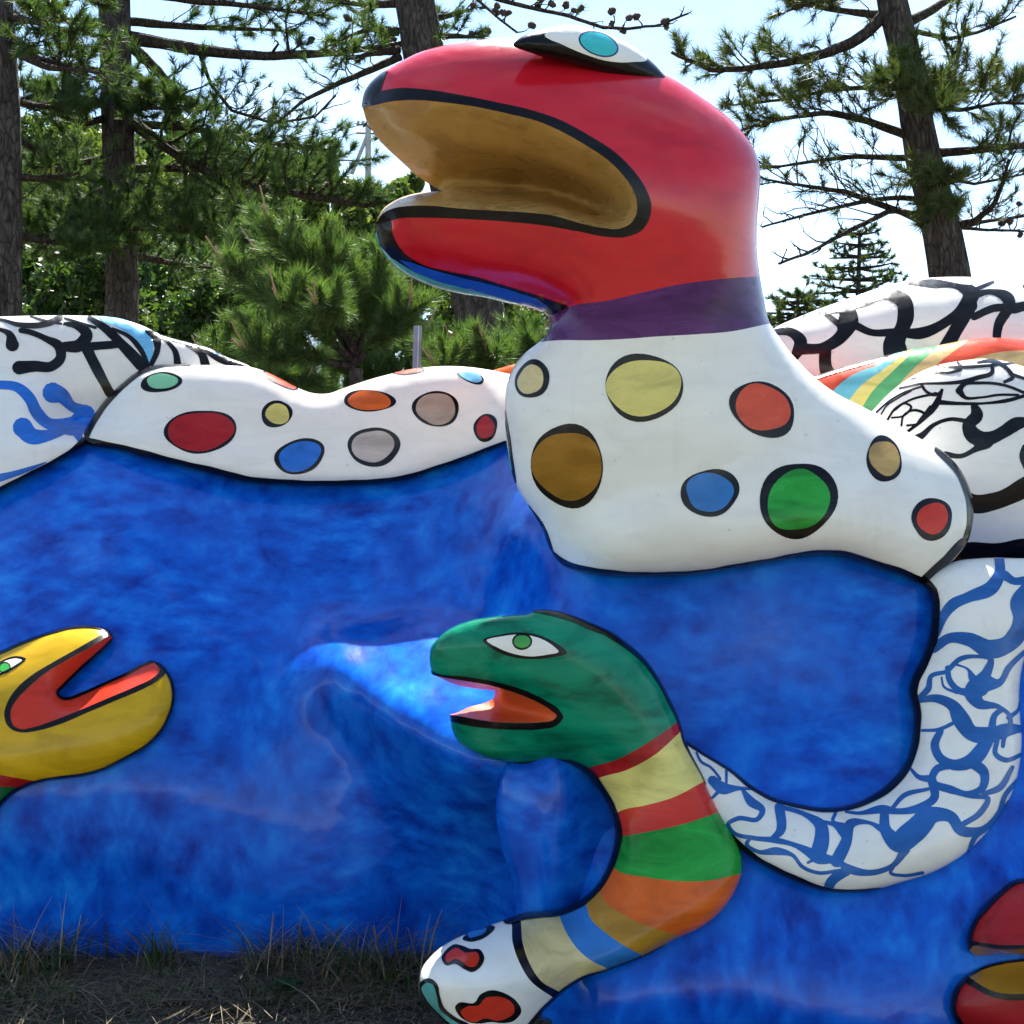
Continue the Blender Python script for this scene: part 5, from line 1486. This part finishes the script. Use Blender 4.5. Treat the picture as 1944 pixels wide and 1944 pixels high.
# broadleaf wood on the hill: each tree with its own trunk and crown of separate leaves
def broadleaf(label, d, cx, top, bot, half, seed, mat):
    r = np.random.default_rng(seed)
    c = at(np.array(float(cx)), np.array((top + bot) / 2.0), np.array(float(d)))
    hh = (bot - top) / 2 * mpp(d); hw = half * mpp(d)
    g = float(ground_z(c[0], c[1]))
    root = empty("hill_tree", (c[0], c[1], g), label, "tree", "broadleaf trees on the hill")
    acc = [[], []]
    tube(acc, resample([(c[0], c[1], g - .2), (c[0] + .1, c[1], (g + c[2]) / 2), (c[0], c[1], c[2] + hh * .3)], 9)[0], np.linspace(.2, .07, 9), 9, .08, seed)
    build_tube("trunk", acc, 'twig', root)
    ncl = 34
    cl = unit(r.normal(size=(ncl, 3))) * r.uniform(0.35, 0.95, ncl)[:, None]
    for q in range(7):
        acc = [[], []]
        e = c + cl[q] * np.array([hw, hw, hh]) * .9
        tube(acc, resample([(c[0], c[1], c[2] - hh * .5), (c + e) / 2 - np.array([0, 0, .1]), e], 7)[0], np.linspace(.07, .02, 7), 6, .1, seed + q)
        build_tube("branch", acc, 'twig', root)
    n = 6500
    k = r.integers(0, ncl, n)
    rad = r.uniform(0.16, 0.36, ncl)[k]
    p = cl[k] + unit(r.normal(size=(n, 3))) * (rad * r.uniform(0.3, 1, n) ** 0.5)[:, None]
    p = c + p * np.array([hw, hw, hh])
    s = 0.5 * np.clip(d / 30, .6, 1.4) * r.uniform(0.12, 0.24, n)[:, None]
    a = unit(r.normal(size=(n, 3))); bb_ = unit(np.cross(a, unit(r.normal(size=(n, 3)))))
    V = np.stack([p - a * s, p + bb_ * s * .55, p + a * s, p - bb_ * s * .55], 1).reshape(-1, 3)
    mesh_obj("foliage", V, np.arange(4 * n).reshape(-1, 4), mat, root, smooth=False)
hill = [("dark round tree at the hill's crest beside the sky gap", 34, 560, 262, 460, 110, 'leaf_hill'), ("round tree on the hill behind the straight pine", 33, 400, 250, 470, 140, 'leaf_hill'), ("yellow green tree between the two left pine trunks", 30, 110, 200, 450, 150, 'leaf_hill2'),
        ("tree on the hill at the far left edge", 32, -60, 180, 460, 150, 'leaf_hill'), ("tree on the hill slope right of the hill's crest", 36, 690, 330, 560, 110, 'leaf_hill'), ("pale loose tree at the hill's right end near the utility pole", 38, 770, 335, 560, 80, 'leaf_hill2'),
        ("light green tree in the hill's middle behind straight trunk", 27, 270, 280, 560, 140, 'leaf_hill2'), ("low tree under the dark boughs behind young pine", 22, 480, 380, 680, 150, 'leaf_hill'), ("low tree at the hill's foot behind left trunks", 21, 60, 420, 690, 170, 'leaf_hill'),
        ("low tree behind the scribbled serpent loop", 20, 280, 440, 720, 150, 'leaf_hill'), ("bush like tree right of the young pine behind leaning trunk", 22, 720, 430, 720, 140, 'leaf_hill'), ("bush like tree behind the red serpent's chin", 24, 900, 500, 740, 130, 'leaf_hill2'), ("low tree behind the red serpent's neck", 26, 1060, 520, 760, 120, 'leaf_hill'), ("tree filling the hillside between young pine and straight trunk", 24, 390, 420, 700, 130, 'leaf_hill')]
hill += [("round dark tree high on the hill behind the first limbs", 37, 300, 215, 430, 130, 'leaf_hill'), ("dark tree high at the hill's left", 38, 170, 205, 430, 120, 'leaf_hill'), ("small tree at the foot of the sky gap", 31, 620, 330, 500, 90, 'leaf_hill2'),
         ("dark shrub like tree low between the left trunks", 17, 150, 470, 720, 130, 'leaf_hill'), ("dark shrub like tree low behind the young pine's left side", 17, 430, 520, 760, 120, 'leaf_hill'), ("tree on the hill above the scribbled serpent", 28, 20, 330, 560, 140, 'leaf_hill'), ("mid green tree behind the limb elbow of the straight pine", 29, 470, 320, 520, 110, 'leaf_hill')]
for k_, (lab_, d_, cx_, t_, b_, h_, m_) in enumerate(hill):
    broadleaf(lab_, d_, cx_, t_, b_, h_, 100 + k_, m_)

# ------------------------------------------------------------------ utility pole and post
up = at(np.array(699.), np.array(236.), np.array(40.))
pole = empty("utility_pole", (up[0], up[1], 0), "distant grey utility pole with slanting brace behind the snout", "utility pole")
acc = [[], []]; tube(acc, resample([(up[0], up[1], -.2), (up[0], up[1], up[2])], 6)[0], np.linspace(.13, .085, 6), 10); build_tube("pole", acc, 'concrete', pole)
acc = [[], []]; tube(acc, resample([at(np.array(668.), np.array(330.), np.array(40.)), at(np.array(697.), np.array(258.), np.array(40.))], 4)[0], np.full(4, .055), 7); build_tube("brace", acc, 'concrete', pole)
for y_ in (236., 252.):
    acc = [[], []]; tube(acc, resample([at(np.array(677.), np.array(y_), np.array(40.)), at(np.array(718.), np.array(y_ + 1), np.array(40.))], 4)[0], np.full(4, .035), 6); build_tube("crossarm", acc, 'grey_metal', pole)
for x_, y_ in ((680., 232.), (690., 232.), (708., 232.), (716., 232.)):
    acc = [[], []]; q = at(np.array(x_), np.array(y_), np.array(40.)); tube(acc, q + np.array([[0, 0, -.06], [0, 0, -.03], [0, 0, 0], [0, 0, .03]]), np.array([.02, .05, .03, .045]), 7); build_tube("insulator", acc, 'concrete', pole)
for k_, y_ in enumerate((231., 236., 250.)):
    a_ = at(np.array(690.), np.array(y_), np.array(40.)); b_ = a_ + np.array([-26, 9, .6]); t_ = np.linspace(0, 1, 14)[:, None]
    acc = [[], []]; tube(acc, a_ + (b_ - a_) * t_ - np.array([0, 0, 1.1]) * (t_ * (1 - t_) * 4), np.full(14, .011), 5); build_tube("wire", acc, 'cone', pole)
pq = at(np.array(788.), np.array(652.), np.array(6.2))
post = empty("metal_post", (pq[0], pq[1], 0), "grey metal post rising behind the spotted hump", "post")
tpq = at(np.array([784., 793.]), np.array([770., 619.]), np.array([6.2, 6.2]))
w_ = 7.5 * mpp(6.2)
def post_box(name, x0, x1, dy, mat, parent):
    a, b = tpq[0], tpq[1]
    V = []
    for p in (np.array([a[0] - .03, a[1], 0.0]), b):
        for (sx, sy) in ((x0, -dy), (x1, -dy), (x1, dy), (x0, dy)):
            V.append(p + np.array([sx, sy, 0]))
    mesh_obj(name, V, [(0, 1, 5, 4), (1, 2, 6, 5), (2, 3, 7, 6), (3, 0, 4, 7), (4, 5, 6, 7), (3, 2, 1, 0)], mat, parent, smooth=False)
post_box("post_body", -w_, w_, .014, 'grey_metal', post)
post_box("post_rib", w_ * .15, w_ * .45, .018, 'concrete', post)

# ------------------------------------------------------------------ grass, straw and pebbles at the wall's foot
def blades(name, n, mat, seed, hmin, hmax, lean, zone, label, wid=0.0026, seg=4):
    r = np.random.default_rng(seed)
    x, y, s = zone(r, n)
    h = r.uniform(hmin, hmax, n) * s
    a = r.uniform(0, 2 * np.pi, n)
    le = r.uniform(lean[0], lean[1], n)
    t = np.linspace(0, 1, seg + 1)
    dirx, diry = np.cos(a), np.sin(a)
    V = []
    for k in range(seg + 1):
        f = t[k]
        rise = h * (f - 0.45 * np.minimum(le, 1.6) / 1.6 * f ** 2 * 1.0)
        outw = h * le * f ** 1.8
        cx, cy, cz = x + dirx * outw, y + diry * outw, np.maximum(rise, 0.004)
        w = wid * (1 - f * .85) * (0.7 + 0.6 * (np.arange(n) % 7) / 6)
        V.append(np.stack([cx - diry * w, cy + dirx * w, cz], -1))
        V.append(np.stack([cx + diry * w, cy - dirx * w, cz], -1))
    V = np.stack(V, 1)
    q = [(2 * k, 2 * k + 1, 2 * k + 3, 2 * k + 2) for k in range(seg)]
    T = (np.arange(n)[:, None, None] * (2 * seg + 2) + np.array(q)[None]).reshape(-1, 4)
    o = mesh_obj(name, V.reshape(-1, 3), T, mat)
    return tag(o, label, "grass", kind="stuff")
def strip_zone(r, n):
    x = r.uniform(-2.2, 0.25, n)
    y = 4.07 - np.abs(r.normal(0, 1, n)) * 0.18
    y = np.where(y < 3.62, r.uniform(3.75, 4.12, n), y)
    clump = 0.5 + 0.5 * np.sin(x * 5.3 + 1.2) * np.sin(x * 11.7 + y * 3)
    return x, y, 0.4 + 0.8 * np.clip(clump, 0, 1)
def clump_zone(cs):
    def f(r, n):
        k = r.integers(0, len(cs), n)
        c = np.array(cs)[k]
        return c[:, 0] + r.normal(0, 1, n) * c[:, 2], c[:, 1] + r.normal(0, 1, n) * .05, np.full(n, 1.0)
    return f
blades("dry_grass", 4600, 'dry_grass', 1, .03, .085, (1.0, 3.4), strip_zone, "dry straw coloured grass lying along the wall's foot")
CL = [(-1.28, 3.97, .05), (-1.40, 3.95, .05), (-1.34, 3.95, .04), (-1.0, 3.98, .03), (-.58, 3.95, .05), (-.48, 3.92, .08), (-.38, 3.90, .08), (-.44, 3.88, .07), (-.70, 3.95, .04), (-.30, 3.86, .06)]
blades("dry_grass", 560, 'dry_grass', 2, .08, .25, (.3, 2.0), clump_zone(CL), "taller dry grass tufts against the blue wall", wid=.0022, seg=6)
blades("green_grass", 420, 'green_grass', 3, .05, .15, (.1, .9), clump_zone(CL), "green grass blades among the straw", wid=.0038, seg=5)
blades("green_grass", 1500, 'green_grass', 4, .02, .06, (.2, 1.6), strip_zone, "short green grass on the soil at the wall's foot", wid=.0036, seg=4)
def lawn_zone(r, n):
    x = r.uniform(-2.1, 0.15, n)
    y = r.uniform(3.54, 4.06, n)
    k = np.sin(x * 7.1 + 0.6) * np.sin(y * 13 + x * 4.2) * 0.5 + 0.5
    return x, y, (0.35 + 0.95 * k) * np.where(y < 3.68, 0.45, 1.0)
blades("dry_grass", 6800, 'dry_grass', 21, .03, .075, (1.2, 4.5), lawn_zone, "tangled dry grass lying flat over the soil at bottom left", wid=.0021)
blades("green_grass", 3000, 'green_grass', 22, .025, .075, (.2, 1.6), lawn_zone, "scattered green grass blades over the soil at bottom left", wid=.003)
# a small broad-leaved weed
wd = at(np.array(540.), np.array(1885.), np.array(3.75))
weed = empty("weed", (wd[0], wd[1], 0), "small broad leaved green weed in front of the dry grass", "plant")
r_ = np.random.default_rng(5)
for k_ in range(6):
    a_ = k_ * 1.05 + .3; L_ = r_.uniform(.035, .06)
    dr = np.array([math.cos(a_), math.sin(a_), 0]); sd_ = np.array([-dr[1], dr[0], 0]); up_ = np.array([0, 0, 1.0])
    c_ = np.array([wd[0], wd[1], .035])
    V = [c_, c_ + dr * L_ * .35 + sd_ * L_ * .3 + up_ * .012, c_ + dr * L_ * .75 + sd_ * L_ * .28 + up_ * .014, c_ + dr * L_ + up_ * .004, c_ + dr * L_ * .75 - sd_ * L_ * .28 + up_ * .014, c_ + dr * L_ * .35 - sd_ * L_ * .3 + up_ * .012, c_ + dr * L_ * .55 + up_ * .006]
    mesh_obj("leaf", V, [(0, 1, 6), (1, 2, 6), (2, 3, 6), (3, 4, 6), (4, 5, 6), (5, 0, 6)], 'green_grass', weed)
acc = [[], []]; tube(acc, np.array([[wd[0], wd[1], -.01], [wd[0], wd[1], .02], [wd[0], wd[1], .037]]), np.array([.003, .0025, .002]), 5); build_tube("stem", acc, 'green_grass', weed)
# pebbles
r_ = np.random.default_rng(9)
n_ = 1500
bx_ = np.stack([r_.uniform(-1.9, 0.2, n_), 4.05 - np.abs(r_.normal(0, .3, n_)), np.zeros(n_)], -1)
oct_ = np.array([(1, 0, 0), (0, 1, 0), (-1, 0, 0), (0, -1, 0), (0, 0, 1), (0, 0, -.5)], float)
V = bx_[:, None] + (oct_[None] * r_.uniform(.6, 1.3, (n_, 6, 1))) * (r_.uniform(.002, .008, n_))[:, None, None]
of_ = np.array([(0, 1, 4), (1, 2, 4), (2, 3, 4), (3, 0, 4), (1, 0, 5), (2, 1, 5), (3, 2, 5), (0, 3, 5)])
tag(mesh_obj("pebbles", V.reshape(-1, 3), (np.arange(n_)[:, None, None] * 6 + of_[None]).reshape(-1, 3), 'pebble'), "pebbles strewn on the dark soil", "pebbles", kind="stuff")
